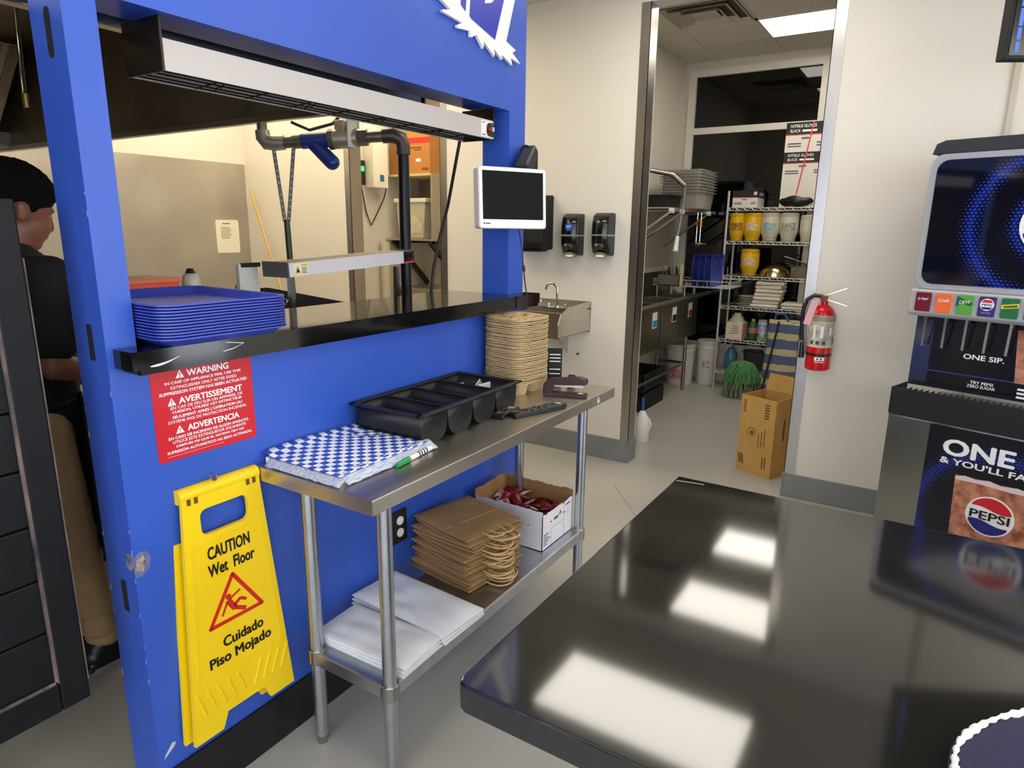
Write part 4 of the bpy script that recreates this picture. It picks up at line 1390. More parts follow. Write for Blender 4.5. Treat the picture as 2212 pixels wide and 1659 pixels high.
# splash back, levers
MB().box(.010, FW, .06, .10, .915, 1.245).build('splash_back', M('splash_stainless', (110, 112, 128), .12, .9), t)
MB().box(.085, FW, .056, .06, .935, 1.245).build('splash_print', M('splash_black', (16, 16, 22), .2), t)
for k in range(9):
    x = .061 + .0795 * k
    MB().bar((x + .006, -.01, 1.245), (x - .004, .022, 1.105), .010, .0025, (0, 1, 0)).build('lever', CHROME, t)
    MB().cyl((x, .02, 1.245), (x, .02, 1.222), .016, .011, 14).build('nozzle', BLACK, t, True)
text('ONE SIP.', WHITEP, t, (.292, .0555, 1.078), .022, 'F', .150, .03)
MB().box(.08, FW, .0550, .0559, .992, .996).build('blue_rule', M('rule_blue', (60, 64, 150), .4), t)
text('TRY PEPSI', WHITEP, t, (.30, .0555, .968), .013, 'F', .085, .02)
text('ZERO SUGAR', WHITEP, t, (.30, .0555, .951), .013, 'F', .105, .02)
COLA = M('cola_ice_print', (130, 56, 30), .35, col2=(214, 150, 120), vs=26)
MB().prism([(.395, 1.215), (.62, 1.215), (.60, .992), (.415, .992)], .0545, .0555, 'y').build('cup_picture', COLA, t)
g2 = MB().box(.50, .515, .0535, .0545, 1.09, 1.10).build('globe_logo', WHITEP, t)
globe(g2, .507, 1.095, .062, .0535)
for i in range(3): MB().box(.43, .57 - .01 * i, .0550, .0559, .963 - i * .017, .972 - i * .017).build('print_line', WHITEP, t)
# drip tray
m = MB().box(-.012, FW + .02, -.065, -.055, .79, .914).box(-.012, -.002, -.065, .10, .79, .914).box(-.012, FW + .02, -.055, .10, .79, .87)
m.build('drip_tray', BLACKM, t, bevel=.003)
for k in range(40):
    x = .008 + k * .0235
    MB().box(x, x + .004, -.054, .055, .893, .900).build('grille_bar', GUARD, t)
# base cabinet
MB().box(-.012, FW + .02, -.05, .62, .10, .788).build('base_cabinet', M('fountain_stainless', (150, 148, 142), .22, 1, var=.06, vs=3), t, bevel=.002)
MB().box(.02, FW - .02, .0, .6, 0, .1).build('toe_kick', BLACKM, t)
pc = (.445, .40)
o = MB().box(.166 - pc[0], FW + .02 - pc[0], -.0545, -.0502, .16 - pc[1], .778 - pc[1]).build('poster', DOT2, t)
o.location = (pc[0], 0, pc[1])
MB().box(-.012, FW + .02, -.0558, -.0506, .7785, .784).build('poster_edge', CHROME, t)
text('ONE SIP', WHITEP, t, (.232, -.0552, .690), .070, 'F', .45, .045, 'L')
text("& YOU'LL FALL IN", WHITEP, t, (.226, -.0552, .628), .028, 'F', .44, .035, 'L')
cup = MB().prism([(.293, .575), (.600, .575), (.582, .20), (.308, .20)], -.0562, -.0548, 'y').build('cup_picture', COLA, t)
MB().prism([(.293, .566), (.33, .578), (.37, .572), (.42, .580), (.46, .570), (.52, .578), (.56, .571), (.600, .576), (.597, .556), (.50, .552), (.40, .556), (.296, .553)], -.0566, -.0563, 'y').build('foam', M('foam_pink', (222, 200, 204), .5), cup)
globe(cup, .442, .425, .088, -.0564)
text('ZERO SUGAR', M('print_pink', (226, 170, 150), .5), cup, (.44, -.0568, .305), .013, 'F', .12, .01)

# ceiling-hung display at the top right
t = thing('hanging_display', 'black hanging display with a column of glowing blue lettering', 'display', (3.02, -.103, 2.195), math.radians(-62))
MB().box(0, .62, 0, .05, 0, 1.02 * .5).build('case', BLACKM, t, bevel=.004)
MB().box(.012, .60, -.003, 0, .012, .50).build('screen', M('screen_dark', (6, 6, 9), .15), t)
for za, zb in ((.022, .055), (.062, .10), (.105, .16), (.166, .205), (.22, .26)): MB().box(.028, .042, -.004, -.003, za, zb).build('glowing_mark', M('glow_blue', (62, 92, 170), .4, emit=.5), t)
MB().box(.29, .33, .01, .04, .51, .865).build('ceiling_rod', BLACKM, t)

# ================================================================ KITCHEN
# exhaust hood
t = thing('exhaust_hood', 'large dark stainless exhaust hood over the kitchen', 'hood', (0, 0, 2.09))
HOODM = M('greasy_hood_steel', (150, 140, 128), .42, .85, var=.22, vs=3, rvar=.15)
HX0, HX1, HY0, HY1 = -1.7, 2.17, 1.80, 5.60
MB().box(HX1 - .01, HX1, HY0, HY1, 0, .60).build('end_panel', HOODM, t)
MB().box(HX0, HX0 + .01, HY0, HY1, 0, .60).build('end_panel', HOODM, t)
MB().box(HX0, HX1, HY0, HY0 + .01, 0, .60).build('front_panel', HOODM, t)
MB().box(HX0, HX1, HY1 - .01, HY1, 0, .60).build('back_panel', HOODM, t)
MB().box(HX0, HX1, HY0, HY1, .58, .60).build('top_panel', HOODM, t)
m = MB().box(HX1 - .03, HX1 + .008, HY0 - .01, HY1, -.018, .014)
m.build('rim', M('hood_rim_bright', (196, 192, 184), .25, 1), t, bevel=.004)
MB().box(HX0, HX1, HY0 - .01, HY0 + .03, -.018, .014).build('rim', MATS['hood_rim_bright'], t, bevel=.004)
FIL = M('hood_filter_grey', (168, 160, 146), .4, .8, var=.2, vs=6)
for k in range(7):
    x = HX0 + .1 + k * .53
    f = MB().add([(x, HY1 - .25, .10), (x + .5, HY1 - .25, .10), (x + .5, HY1 - .75, .55), (x, HY1 - .75, .55), (x, HY1 - .22, .13), (x + .5, HY1 - .22, .13), (x + .5, HY1 - .72, .58), (x, HY1 - .72, .58)],
                 [(0, 1, 2, 3), (7, 6, 5, 4), (0, 4, 5, 1), (1, 5, 6, 2), (2, 6, 7, 3), (3, 7, 4, 0)]).build('grease_filter', FIL, t)
    for j in range(7):
        q = x + .045 + j * .068
        MB().bar((q, HY1 - .258, .105), (q, HY1 - .742, .54), .03, .012, (0, -.7, -.7)).build('baffle', HOODM, f)
MB().box(HX0, HX1, HY1 - .22, HY1 - .01, -.0, .1).build('grease_gutter', HOODM, t)
for x, y in ((.55, 3.0), (-.6, 3.4)):  # two made-up lamps, added to brighten the hood interior
    lf = MB().cyl((x, y, .55), (x, y, .58), .07, n=16).build('added_lamp_base', STEELD, t, True)
    MB().lathe([(0, 0), (.05, .012), (.062, .05), (.055, .07), (0, .07)], (x, y, .482), 18).build('added_lamp_globe', M('added_hood_fill', (255, 236, 200), .4, emit=14), lf, True)
# suppression nozzle drop
t = thing('suppression_nozzle', 'vertical chrome pipe drop with a nozzle under the exhaust hood', 'nozzle', (1.485, 3.5, 2.10))
MB().cyl((0, 0, .05), (.018, 0, .57), .010, n=10).build('drop_pipe', CHROME, t, True)
MB().cyl((0, 0, 0), (0, 0, .055), .012, .014, 12).build('nozzle', M('brass', (190, 160, 90), .3, .9), t, True)
tag(MB().cyl((1.62, 4.3, 2.36), (.7, 4.3, 2.36), .14, n=20).build('exhaust_duct', M('duct_galvanised', (170, 164, 150), .45, .8, var=.15, vs=5), None, True), 'fat galvanised duct inside the exhaust hood', 'duct')

# stainless sheet on the back wall, notice, broom
MB().box(-1.95, 1.62, 5.645, 5.65, .1, 2.16).build('steel_sheet', STEELD, bpy.data.objects['wall_kitchen_back'])
MB().box(1.625, 4.16, 5.645, 5.65, .1, 2.16).build('steel_sheet', STEELD, bpy.data.objects['wall_kitchen_back'])
t = thing('notice_sheet', 'white laminated notice taped to the stainless kitchen wall', 'notice', (3.925, 5.6445, 1.35))
MB().prism(rrect(-.12, .12, 0, .30, .02), -.002, 0, 'y').build('sheet', M('laminate_paper', (236, 228, 204), .35), t)
MB().box(-.05, .03, -.003, -.002, .262, .270).build('heading', GP, t)
for i in range(7): MB().box(-.07, .02 + .01 * (i % 3), -.003, -.002, .13 + i * .016, .137 + i * .016).build('print_line', M('print_faint', (150, 146, 134), .6), t)
tag(MB().cyl((4.10, 5.50, 1.93), (3.98, 4.62, .0), .012, n=10).build('broom_stick', M('pale_wood', (210, 170, 96), .6), None, True), 'pale wooden broom stick leaning in the kitchen corner', 'broom')

# gas line
t = thing('gas_pipe', 'gas pipe run with a blue strainer and silver valve hanging behind the opening', 'pipe', (0, 0, 0))
PIPE = M('pipe_grey', (120, 114, 106), .4, .8, var=.2, vs=30)
A = Vector((2.228, 2.825, 1.990)); B = Vector((2.556, 2.317, 2.035))


def al(s): return A + (B - A) * s


MB().cyl((A.x - .015, A.y + .02, A.z + .02), (A.x - .015, A.y + .02, 3.05), .024, n=14).build('riser_pipe', PIPE, t, True)
MB().tube([(A.x - .015, A.y + .02, A.z + .06), (A.x - .014, A.y + .018, A.z + .03), (A.x - .004, A.y + .005, A.z + .006), al(.06), al(.13)], [.034, .036, .037, .036, .034], 14).build('elbow', M('pipe_light', (168, 160, 148), .4, .7), t, True)
MB().cyl(al(.12), al(.26), .027, n=14).cyl(al(.20), al(.28), .032, n=14).build('pipe_nipple', PIPE, t, True)
SB = M('strainer_blue', (26, 50, 128), .35)
st = MB().cyl(al(.27), al(.50), .036, n=18).build('strainer_body', SB, t, True)
d = (B - A).normalized()
MB().cyl(al(.34), al(.34) + d * .10 + Vector((0, 0, -.105)), .032, .037, 18).ell(al(.34) + d * .10 + Vector((0, 0, -.105)), .037).build('strainer_leg', SB, st, True)
MB().cyl(al(.49), al(.53), .048, n=8).build('flange', PIPE, t)
vb = MB().cyl(al(.53), al(.72), .046, n=16).build('valve_body', M('valve_silver', (176, 170, 160), .4, .7, var=.15, vs=30), t, True)
MB().cbox(al(.61) + Vector((0, 0, .045)), (.07, .06, .075)).build('valve_bonnet', MATS['valve_silver'], vb, bevel=.006)
MB().cbox(al(.64) + Vector((-.012, -.042, .02)), (.06, .006, .13)).build('nameplate', OFFW, vb)
for q in (.56, .70):
    MB().cyl(al(q) + Vector((0, 0, .085)), al(q) + Vector((0, 0, .045)), .009, n=6).build('bolt', PIPE, vb)
MB().cyl(al(.71), al(.80), .04, n=8).cyl(al(.78), al(.95), .027, n=14).build('coupling', PIPE, t, True)
MB().tube([al(.92), al(1.0), B + Vector((.035, -.02, -.012)), B + Vector((.046, -.026, -.045)), B + Vector((.046, -.026, -.085))], [.034, .036, .036, .035, .036], 14).build('elbow', M('pipe_dark', (84, 78, 72), .4, .8), t, True)
BP = B + Vector((.046, -.026, 0))
MB().cyl((BP.x, BP.y, .0), (BP.x, BP.y, B.z - .08), .028, n=16).build('drop_pipe', M('black_iron', (18, 18, 22), .35, .3), t, True)
MB().tube([al(.13) + Vector((.05, 0, .10)), al(.3) + Vector((.03, 0, .055)), al(.5) + Vector((.02, 0, .075)), al(.62) + Vector((.02, 0, .14))], .008, 8).build('flex_conduit', M('conduit_dark', (60, 52, 46), .4), t, True)
PERF = M('perforated_strap', (92, 88, 80), .5, .7)
for nm, p0, p1 in (('a', al(.08) + Vector((-.03, 0, -.03)), Vector((2.26, 2.78, 1.623))), ('b', al(.20) + Vector((0, 0, -.03)), Vector((2.273, 2.768, 1.623)))):
    sp_ = MB().bar(p0, p1, .018, .003, (.5, .85, 0)).build('hanging_strap', PERF, t)
    for i in range(12):
        q = p0 + (p1 - p0) * ((i + .5) / 12)
        MB().cbox(q + Vector((-.0012, -.0022, 0)), (.007, .003, .007)).build('strap_hole', OFFW, sp_)
MB().cyl((2.267, 2.774, 1.63), (2.294, 2.757, .0), .015, n=10).build('hanger_pipe', M('hanger_green_grey', (74, 82, 72), .5, .5), t, True)

# black cable by the opening
tag(MB().tube([(2.36, 1.76, 1.97), (2.372, 1.80, 1.85), (2.375, 1.84, 1.70), (2.36, 1.88, 1.55), (2.352, 1.91, 1.42), (2.35, 1.925, 1.30), (2.352, 1.93, 1.12)], .007, 8).build('power_cable', BLACK, None, True), 'thick black power cable hanging from the heat lamp end', 'cable')

# cook line behind the ledge
t = thing('cook_station', 'stainless cook station behind the black ledge', 'kitchen counter', (0, 0, 0))
MB().box(1.36, 2.36, 1.98, 2.55, .86, .90).build('station_top', STEEL, t)
MB().box(1.38, 2.34, 2.00, 2.53, .0, .86).build('station_base', STEELD, t)
for x in (1.66, 2.24):
    MB().box(x - .010, x + .010, 2.02, 2.04, .90, 1.43).build('lamp_post', STEELV, t)
MB().box(1.09, 1.62, 2.13, 2.36, 1.335, 1.350).build('over_shelf', STEEL, t)
for x in (1.39, 1.60): MB().box(x - .01, x + .01, 2.2, 2.23, .90, 1.335).build('shelf_post', STEELV, t)
t = thing('griddle_guard', 'low black griddle guard sloping down behind the black ledge', 'griddle', (0, 0, .90))
MB().prism([(1.632, 0), (2.13, 0), (2.13, .362), (1.66, .468), (1.632, .468)], 2.16, 2.175, 'y').build('front_guard', BLACKM, t)
MB().box(1.64, 2.13, 2.175, 2.38, 0, .30).build('griddle_body', DKST, t)
for k in range(3): MB().tube(arc((1.70 + k * .026, 2.155, .41), .010, 0, 360, 10)[:-1], .003, 6, True).build('clip_ring', CHROME, t)
t = thing('food_bin', 'orange-red plastic food bin behind the stacked blue trays', 'bin', (1.215, 2.27, 1.350))
RB = M('red_bin_plastic', (226, 66, 40), .4)
MB().box(-.13, .10, -.09, .09, 0, .072).build('body', RB, t, bevel=.006)
MB().box(-.135, .105, -.095, .095, .060, .075).build('lip', M('orange_lip', (214, 110, 70), .4), t, bevel=.002)
t = thing('squeeze_bottle', 'small clear squeeze bottle with a black cap behind the blue trays', 'bottle', (1.395, 2.24, 1.350))
MB().lathe([(.0, 0), (.03, 0), (.032, .05), (.026, .075), (.012, .085), (0, .085)], n=16).build('body', M('cloudy_plastic', (190, 184, 172), .3), t, True)
MB().cyl((0, 0, .083), (0, 0, .10), .018, .010, 12).build('cap', BLACK, t, True)
t = thing('ticket_holder', 'grey ticket holder with a black clip beside the kitchen heat lamp', 'ticket holder', (1.565, 2.17, 1.350))
MB().box(-.03, .05, -.01, .01, 0, .11).build('plate', OFFW, t)
MB().box(-.02, .06, -.016, -.008, .100, .116).build('clip', BLACK, t)
tag(MB().ell((1.585, 2.20, 1.373), .04, .03, .023).build('sponge', M('lime_sponge', (150, 186, 80), .8, bump=.5, bs=80), None, True), 'lime green sponge behind the corner of the blue trays', 'sponge')

# prep table in the kitchen (seen past the person)
t = thing('prep_table', 'low kitchen prep table with a white cutting board', 'table', (1.24, 2.86, 0))
MB().box(0, .9, 0, .5, .58, .615).build('table_top', STEELD, t)
for x in (.04, .86):
    for y in (.04, .46): MB().cyl((x, y, 0), (x, y, .58), .018, n=10).build('leg', GALV, t, True)
tag(MB().box(1.25, 1.75, 2.87, 3.25, .615, .640).build('cutting_board', M('white_board', (226, 216, 198), .5), None, bevel=.004), 'white cutting board on the kitchen prep table', 'cutting board')

# pantry seen through the kitchen doorway
t = thing('control_device', 'small black wall device with a glowing green display in the pantry', 'control box', (4.75, 4.75, 1.99))
MB().box(-.05, .05, -.045, 0, 0, .225).build('case', BLACK, t, bevel=.006)
MB().box(-.035, .032, -.0475, -.045, .125, .170).build('display', M('glow_green', (60, 230, 110), .4, emit=1.3), t)
for i in range(3): MB().box(-.02, .02, -.047, -.045, .03 + i * .025, .042 + i * .025).build('button', M('remote_key_dark', (40, 40, 42), .5), t)
t = thing('electrical_box', 'tall white electrical cabinet on the pantry wall', 'electrical box', (4.92, 4.75, 1.97))
MB().box(-.10, .10, -.13, 0, 0, .50).build('case', M('white_enamel', (238, 232, 216), .4), t, bevel=.004)
MB().box(-.015, .04, -.132, -.13, .06, .12).build('blue_label', M('label_blue', (60, 110, 170), .5), t)
MB().box(.1, .13, -.09, -.05, .22, .27).build('plug', BLACK, t)
tag(MB().tube([(5.06, 4.69, 2.2), (5.10, 4.70, 2.05), (5.06, 4.72, 1.88), (4.94, 4.73, 1.70), (4.88, 4.735, 1.62), (4.82, 4.735, 1.74), (4.78, 4.73, 1.90), (4.76, 4.73, 1.985)], .006, 6).build('device_cord', BLACK, None, True), 'thin tied cord hanging below the pantry wall device', 'cord')
t = thing('pantry_shelving', 'two stainless pantry shelves with black brackets on the end wall', 'shelf', (5.10, 4.16, 0))
MB().box(0, .555, 0, .58, 1.475, 1.495).build('lower_shelf', STEELD, t)
MB().box(0, .555, 0, .58, 2.085, 2.105).build('upper_shelf', M('cream_board', (214, 200, 160), .5), t)
MB().box(.53, .555, 0, .58, 1.495, 2.085).build('back_sheet', STEELD, t)
MB().box(0, .555, -.02, 0, 1.475, 2.105).build('side_post', STEELD, t)
for y in (.03, .50):
    MB().bar((.03, y, 1.46), (.54, y, 1.02), .03, .05, (0, 0, 1)).build('bracket', BLACK, t)
    MB().box(.0, .555, y - .015, y + .015, 1.445, 1.475).build('bracket_arm', BLACK, t)
PB = M('brown_box_card', (190, 128, 64), .75, var=.05, vs=8)
t = thing('cardboard_box', 'brown cardboard box with a red tape stripe on the pantry shelf', 'box', (5.12, 4.18, 2.105))
MB().box(0, .36, 0, .27, 0, .40).build('body', PB, t)
MB().box(-.001, 0, -.001, .271, .28, .33).build('red_stripe', M('stripe_red', (200, 48, 40), .5), t)
for i in range(2): MB().box(-.0012, 0, .10, .24 - .05 * i, .235 - i * .02, .245 - i * .02).build('print_line', M('brown_ink', (120, 74, 36), .6), t)
MB().box(-.0012, 0, .11, .17, .11, .14).build('white_label', WHITEP, t)
for i in range(3): MB().box(-.0012, 0, .02 + i * .028, .042 + i * .028, .03, .055).build('stencil', M('brown_ink', (120, 74, 36), .6), t)
tag(MB().box(5.16, 5.5, 4.47, 4.72, 2.105, 2.44).build('cardboard_box', M('brown_box_dark', (156, 104, 52), .8, var=.06, vs=8), None, bevel=.003), 'plain darker cardboard box beside the red-striped box', 'box')
t = thing('storage_container', 'square translucent storage container on the lower pantry shelf', 'container', (5.27, 4.445, 1.495))
TRL = M('translucent_plastic', (222, 218, 200), .35, trans=.3)
MB().prism([(-.155, .0), (.155, 0), (.19, .36), (-.19, .36)], -.14, .14, 'x').build('body', TRL, t, bevel=.012)
MB().box(-.152, .152, -.205, .205, .345, .385).build('rim', M('translucent_rim', (232, 230, 218), .4), t, bevel=.006)
MB().box(-.1445, -.140, -.14, -.01, .05, .22).build('contents', M('contents_cream', (206, 196, 164), .7, var=.2, vs=14), t)
t = thing('steel_cabinet', 'stainless under-shelf cabinet in the pantry', 'cabinet', (5.18, 4.18, 0))
MB().box(0, .46, 0, .54, .08, 1.0).build('body', STEELD, t, bevel=.004)
MB().box(-.012, 0, .01, .53, .10, .98).build('door', STEELV, t, bevel=.003)
MB().cyl((-.03, .08, .5), (-.03, .08, .75), .008, n=8).build('handle', CHROME, t, True)
MB().box(.02, .44, .02, .52, 0, .08).build('plinth', BLACKM, t)
tag(MB().cyl((5.02, 4.69, 0), (5.02, 4.69, 1.46), .05, n=18).build('standpipe', M('pipe_cream', (206, 198, 176), .4), None, True), 'fat cream standpipe in the pantry corner', 'pipe')

# ================================================================ SALOON DOOR
DK = M('worn_black_paint', (9, 11, 15), .55, spec=.25, var=.25, vs=10, bump=.2, bs=80)
WOOD = M('worn_pink_wood', (122, 100, 92), .7, col2=(30, 30, 36), vs=35, stretch=(1, 1, .3))
t = struct(bpy.data.objects.new('door_1', None)); COL.objects.link(t)
t.location = (-.215, 1.62, .465)
DW, DH = .855, 1.183
for nm, b in (('stile', (0, .07, 0, .04, 0, DH)), ('stile', (DW - .062, DW, 0, .04, 0, DH)), ('top_rail', (.07, DW - .062, 0, .04, DH - .08, DH)), ('bottom_rail', (.07, DW - .062, 0, .04, 0, .078))):
    MB().box(*b).build(nm, DK, t, bevel=.005)
z = .078
k = 0
while z < DH - .081:
    z1 = min(z + .130, DH - .082)
    MB().box(.07, DW - .062, .008, .032, z + .002, z1).build('plank', DK, t, bevel=.003)
    z += .132
MB().bar((DW - .064, .004, .075), (DW - .064, .004, DH - .075), .007, .006, (0, 1, 0)).build('worn_bead', WOOD, t)
MB().bar((.07, .004, .078), (DW - .064, .004, .078), .006, .006, (0, 1, 0)).build('worn_bead', WOOD, t)
MB().bar((DW + .0003, .003, .05), (DW + .0003, .003, DH - .12), .003, .004, (0, 1, 0)).build('worn_edge', WOOD, t)
for zz in (.2, DH - .25): MB().box(-.006, .0, .0, .04, zz, zz + .1).build('hinge', STEELD, t)

# ================================================================ BACK ROOM
# wire shelving
SX0, SX1, SYL, SYR = 6.80, 7.14, 1.805, .93
t = thing('wire_shelving', 'chrome wire shelving unit in front of the black window', 'shelving', (0, 0, 0))
for x in (SX0, SX1):
    for y in (SYL, SYR):
        MB().cyl((x, y, 0), (x, y, 1.985), .0125, n=12).build('post', WIRE, t, True)
LEV = (1.830, 1.510, 1.172, .870, .535, .205)
for zz in LEV:
    m = MB()
    for dz in (0, -.026):
        m.tube([(SX0, SYL, zz - .004 + dz), (SX0, SYR, zz - .004 + dz)], .0042, 6).tube([(SX1, SYL, zz - .004 + dz), (SX1, SYR, zz - .004 + dz)], .0042, 6)
        m.tube([(SX0, SYL, zz - .004 + dz), (SX1, SYL, zz - .004 + dz)], .0042, 6).tube([(SX0, SYR, zz - .004 + dz), (SX1, SYR, zz - .004 + dz)], .0042, 6)
    n = 24
    pts = [(SX0, SYL + (SYR - SYL) * i / n, zz - .004 - (.026 if i % 2 else 0)) for i in range(n + 1)]
    m.tube(pts, .0042, 5)
    for i in range(1, 34):
        y = SYL + (SYR - SYL) * i / 34
        m.cyl((SX0, y, zz - .002), (SX1, y, zz - .002), .002, n=5)
    m.build('wire_shelf', WIRE, t)


def jar(y, z, r, h, col, label, lab=None, x=6.90):
    t = thing('food_jar', label, 'jar', (x, y, z))
    c = M('jar_%d_%d_%d' % col, col, .35)
    MB().lathe([(0, 0), (r * .70, 0), (r * .72, .03), (r * .80, .038), (r * .80, .05), (r * .98, .085), (r, .10), (r, h - .05), (r * .97, h - .045), (r * .97, h - .03), (r, h - .025), (r * .98, h - .008), (r * .8, h), (0, h)], n=24).build('body', c, t, True)
    MB().lathe([(r * .74, .002), (r * .76, .004), (r * .76, .026), (r * .74, .028)], n=24).build('lid', M('lid_%d' % col[0], tuple(int(v * .85) for v in col), .4), t, True)
    if lab:
        m = MB().grid(lambda u, v: ((r + .0008) * math.cos(PI + (u - .45) * 1.5), (r + .0008) * math.sin(PI + (u - .45) * 1.5), .10 + v * .075), 10, 1)
        m.build('label', M('label_%s' % lab[0], lab[1], .5, col2=lab[2], vs=45), t, True)
    return t


YJ = (226, 176, 12)
jar(1.722, LEV[1], .078, .268, YJ, 'yellow upside-down jar next to the shelving post', ('yb', (200, 150, 20), (90, 60, 20)))
jar(1.572, LEV[1], .090, .268, YJ, 'yellow upside-down jar with a white label beside a clear jar', ('yw', (232, 220, 190), (196, 140, 60)))
jar(1.408, LEV[1], .088, .270, (206, 198, 176), 'clear upside-down jar with a blue label on the wire shelf', ('bl', (70, 160, 190), (206, 200, 180)))
jar(1.238, LEV[1], .086, .270, (208, 202, 184), 'clear upside-down jar with a small dark label on the wire shelf', ('dk', (206, 202, 186), (120, 110, 90)))
jar(1.080, LEV[1], .062, .250, (206, 200, 176), 'narrow clear jar at the right end of the wire shelf')
jar(1.572, LEV[2], .089, .262, YJ, 'yellow upside-down jar alone beside the steel bowl', ('yw', (232, 220, 190), (196, 140, 60)))
# bowls on the third shelf
t = thing('steel_bowl', 'upturned polished steel bowl on the wire shelf', 'bowl', (6.972, 1.345, LEV[2]))
MB().lathe([(.155, 0), (.150, .01), (.130, .06), (.085, .105), (.04, .12), (0, .123)], n=28).build('bowl', M('warm_steel', (200, 180, 140), .18, 1), t, True)
MB().tube([(.155 * math.cos(a * PI / 14), .155 * math.sin(a * PI / 14), .003) for a in range(28)], .004, 6, True).build('rim', MATS['warm_steel'], t, True)
t = thing('steel_pot', 'small grey steel pot with black tongs laid on top', 'pot', (6.93, 1.095, LEV[2]))
MB().lathe([(0, 0), (.085, 0), (.095, .01), (.10, .10), (.105, .105), (.098, .105), (.09, .012), (0, .012)], n=24).build('pot', M('grey_pot', (170, 160, 144), .4, .7), t, True)
for i in range(3): MB().cyl((-.06, .15 - i * .012, .20 - i * .045), (.02, -.12 - i * .012, .113 + i * .004), .006, .004, 8).build('tongs', BLACK if i else STEELD, t, True)
# fourth shelf
for k in range(6):
    tag(MB().lathe([(0, 0), (.06, 0), (.088, .012), (.085, .014), (.058, .004), (0, .004)], (6.93, 1.567, LEV[3] + k * .0175), 24).build('dinner_plate', M('plate_cream', (214, 206, 188), .4), None, True), '%s cream plate from the top of the low stack beside the towels' % nth(6 - k), 'plate', 'cream plates on the wire shelf')
TOW = M('white_towel', (226, 216, 200), .9, bump=.5, bs=120)
for k in range(7):
    o = MB().box(-.12, .12, -.132 + .004 * (k % 3), .132 - .005 * (k % 2), 0, .034).build('folded_towel', TOW, None, bevel=.014, seg=3)
    o.location = (6.94 + random.uniform(-.008, .008), (1.375 if k < 4 else 1.355) + random.uniform(-.012, .012), LEV[3] + .0005 + k * .0365)
    o.rotation_euler[2] = random.uniform(-.06, .06)
    tag(o, '%s white folded towel from the top of the tall pile on the wire shelf' % nth(7 - k), 'towel', 'folded towels on the wire shelf')
for k in range(2):
    tag(MB().box(6.82, 7.08, 1.03, 1.225, LEV[3] + .001 + k * .03, LEV[3] + .028 + k * .03).build('folded_towel', TOW, None, bevel=.01), 'white folded cloth lying flat beside the tall towel pile, %s of two' % ('lower', 'upper')[k], 'towel', 'flat folded cloths')
# fifth shelf: bagged box and bottles
t = thing('bagged_carton', 'small white labelled carton in a clear plastic bag', 'carton', (6.90, 1.640, LEV[4]))
MB().box(-.09, .10, -.085, .085, 0, .17).build('carton', M('cream_label', (226, 212, 184), .5), t, bevel=.004)
MB().box(-.0915, -.090, -.087, -.076, .01, .165).build('red_edge', M('edge_red', (186, 80, 60), .5), t)
for i in range(4): MB().box(-.0915, -.0905, -.04, .05 - .01 * i, .06 + .022 * i, .066 + .022 * i).build('print_line', GP, t)
MB().grid(lambda u, v: (.10 * (1 - v * .75) * math.cos(u * 2 * PI), .095 * (1 - v * .72) * math.sin(u * 2 * PI) * (1 + .1 * noise.noise((u * 9, v * 4, 0))), .16 + v * .10 + .01 * noise.noise((u * 7, v * 5, 2))), 24, 6).build('plastic_bag', M('bag_film', (206, 198, 170), .25, alpha=.7, bump=.5, bs=60), t, True)
t = thing('cleaning_bottle', 'green cleaning bottle with a pink label and yellow cap', 'bottle', (6.87, 1.475, LEV[4]))
MB().lathe([(0, 0), (.04, 0), (.042, .01), (.042, .15), (.03, .18), (.016, .19), (0, .19)], n=18).build('body', M('bottle_green', (40, 90, 50), .35), t, True)
MB().lathe([(.0426, .075), (.0428, .077), (.0428, .125), (.0426, .127)], n=18).build('label', M('label_pink', (196, 110, 110), .5), t, True)
MB().cyl((0, 0, .188), (0, 0, .215), .02, .016, 14).build('cap', M('cap_ochre', (170, 140, 50), .4), t, True)
t = thing('wipes_canister', 'purple and green wipes canister on the low wire shelf', 'canister', (6.87, 1.383, LEV[4]))
MB().lathe([(0, 0), (.044, 0), (.046, .006), (.046, .18), (.044, .186), (0, .186)], n=20).build('body', M('canister_green', (44, 140, 90), .35, col2=(226, 226, 230), vs=18), t, True)
MB().lathe([(.0466, .10), (.0468, .102), (.0468, .165), (.0466, .167)], n=20).build('label', M('label_violet', (84, 80, 170), .4, col2=(210, 206, 226), vs=30), t, True)
MB().cyl((0, 0, .185), (0, 0, .212), .042, n=20).build('lid', M('lid_grey', (170, 168, 176), .4), t, True)
# lowest shelf
t = thing('spray_bottle', 'blue translucent spray bottle on the lowest wire shelf', 'bottle', (6.93, 1.68, LEV[5]))
MB().lathe([(0, 0), (.06, 0), (.064, .01), (.064, .16), (.03, .22), (.018, .235), (0, .235)], n=18).build('body', M('bottle_blue', (70, 110, 140), .25), t, True)
MB().box(-.06, .03, -.014, .014, .235, .275).build('trigger_head', M('grey_head', (150, 160, 170), .4), t, bevel=.005)
t = thing('grey_bucket', 'dark grey bucket with a handle behind the green mop', 'bucket', (7.0, 1.46, LEV[5]))
MB().lathe([(0, 0), (.09, 0), (.115, .19), (.12, .20), (.11, .20), (.088, .008), (0, .008)], n=24).build('body', M('bucket_grey', (62, 62, 66), .5), t, True)
MB().tube([(-.06, .115 * math.cos(a * PI / 12), .18 + .09 * math.sin(a * PI / 12)) for a in range(13)], .008, 6).build('handle', M('handle_pale', (150, 150, 146), .5), t, True)
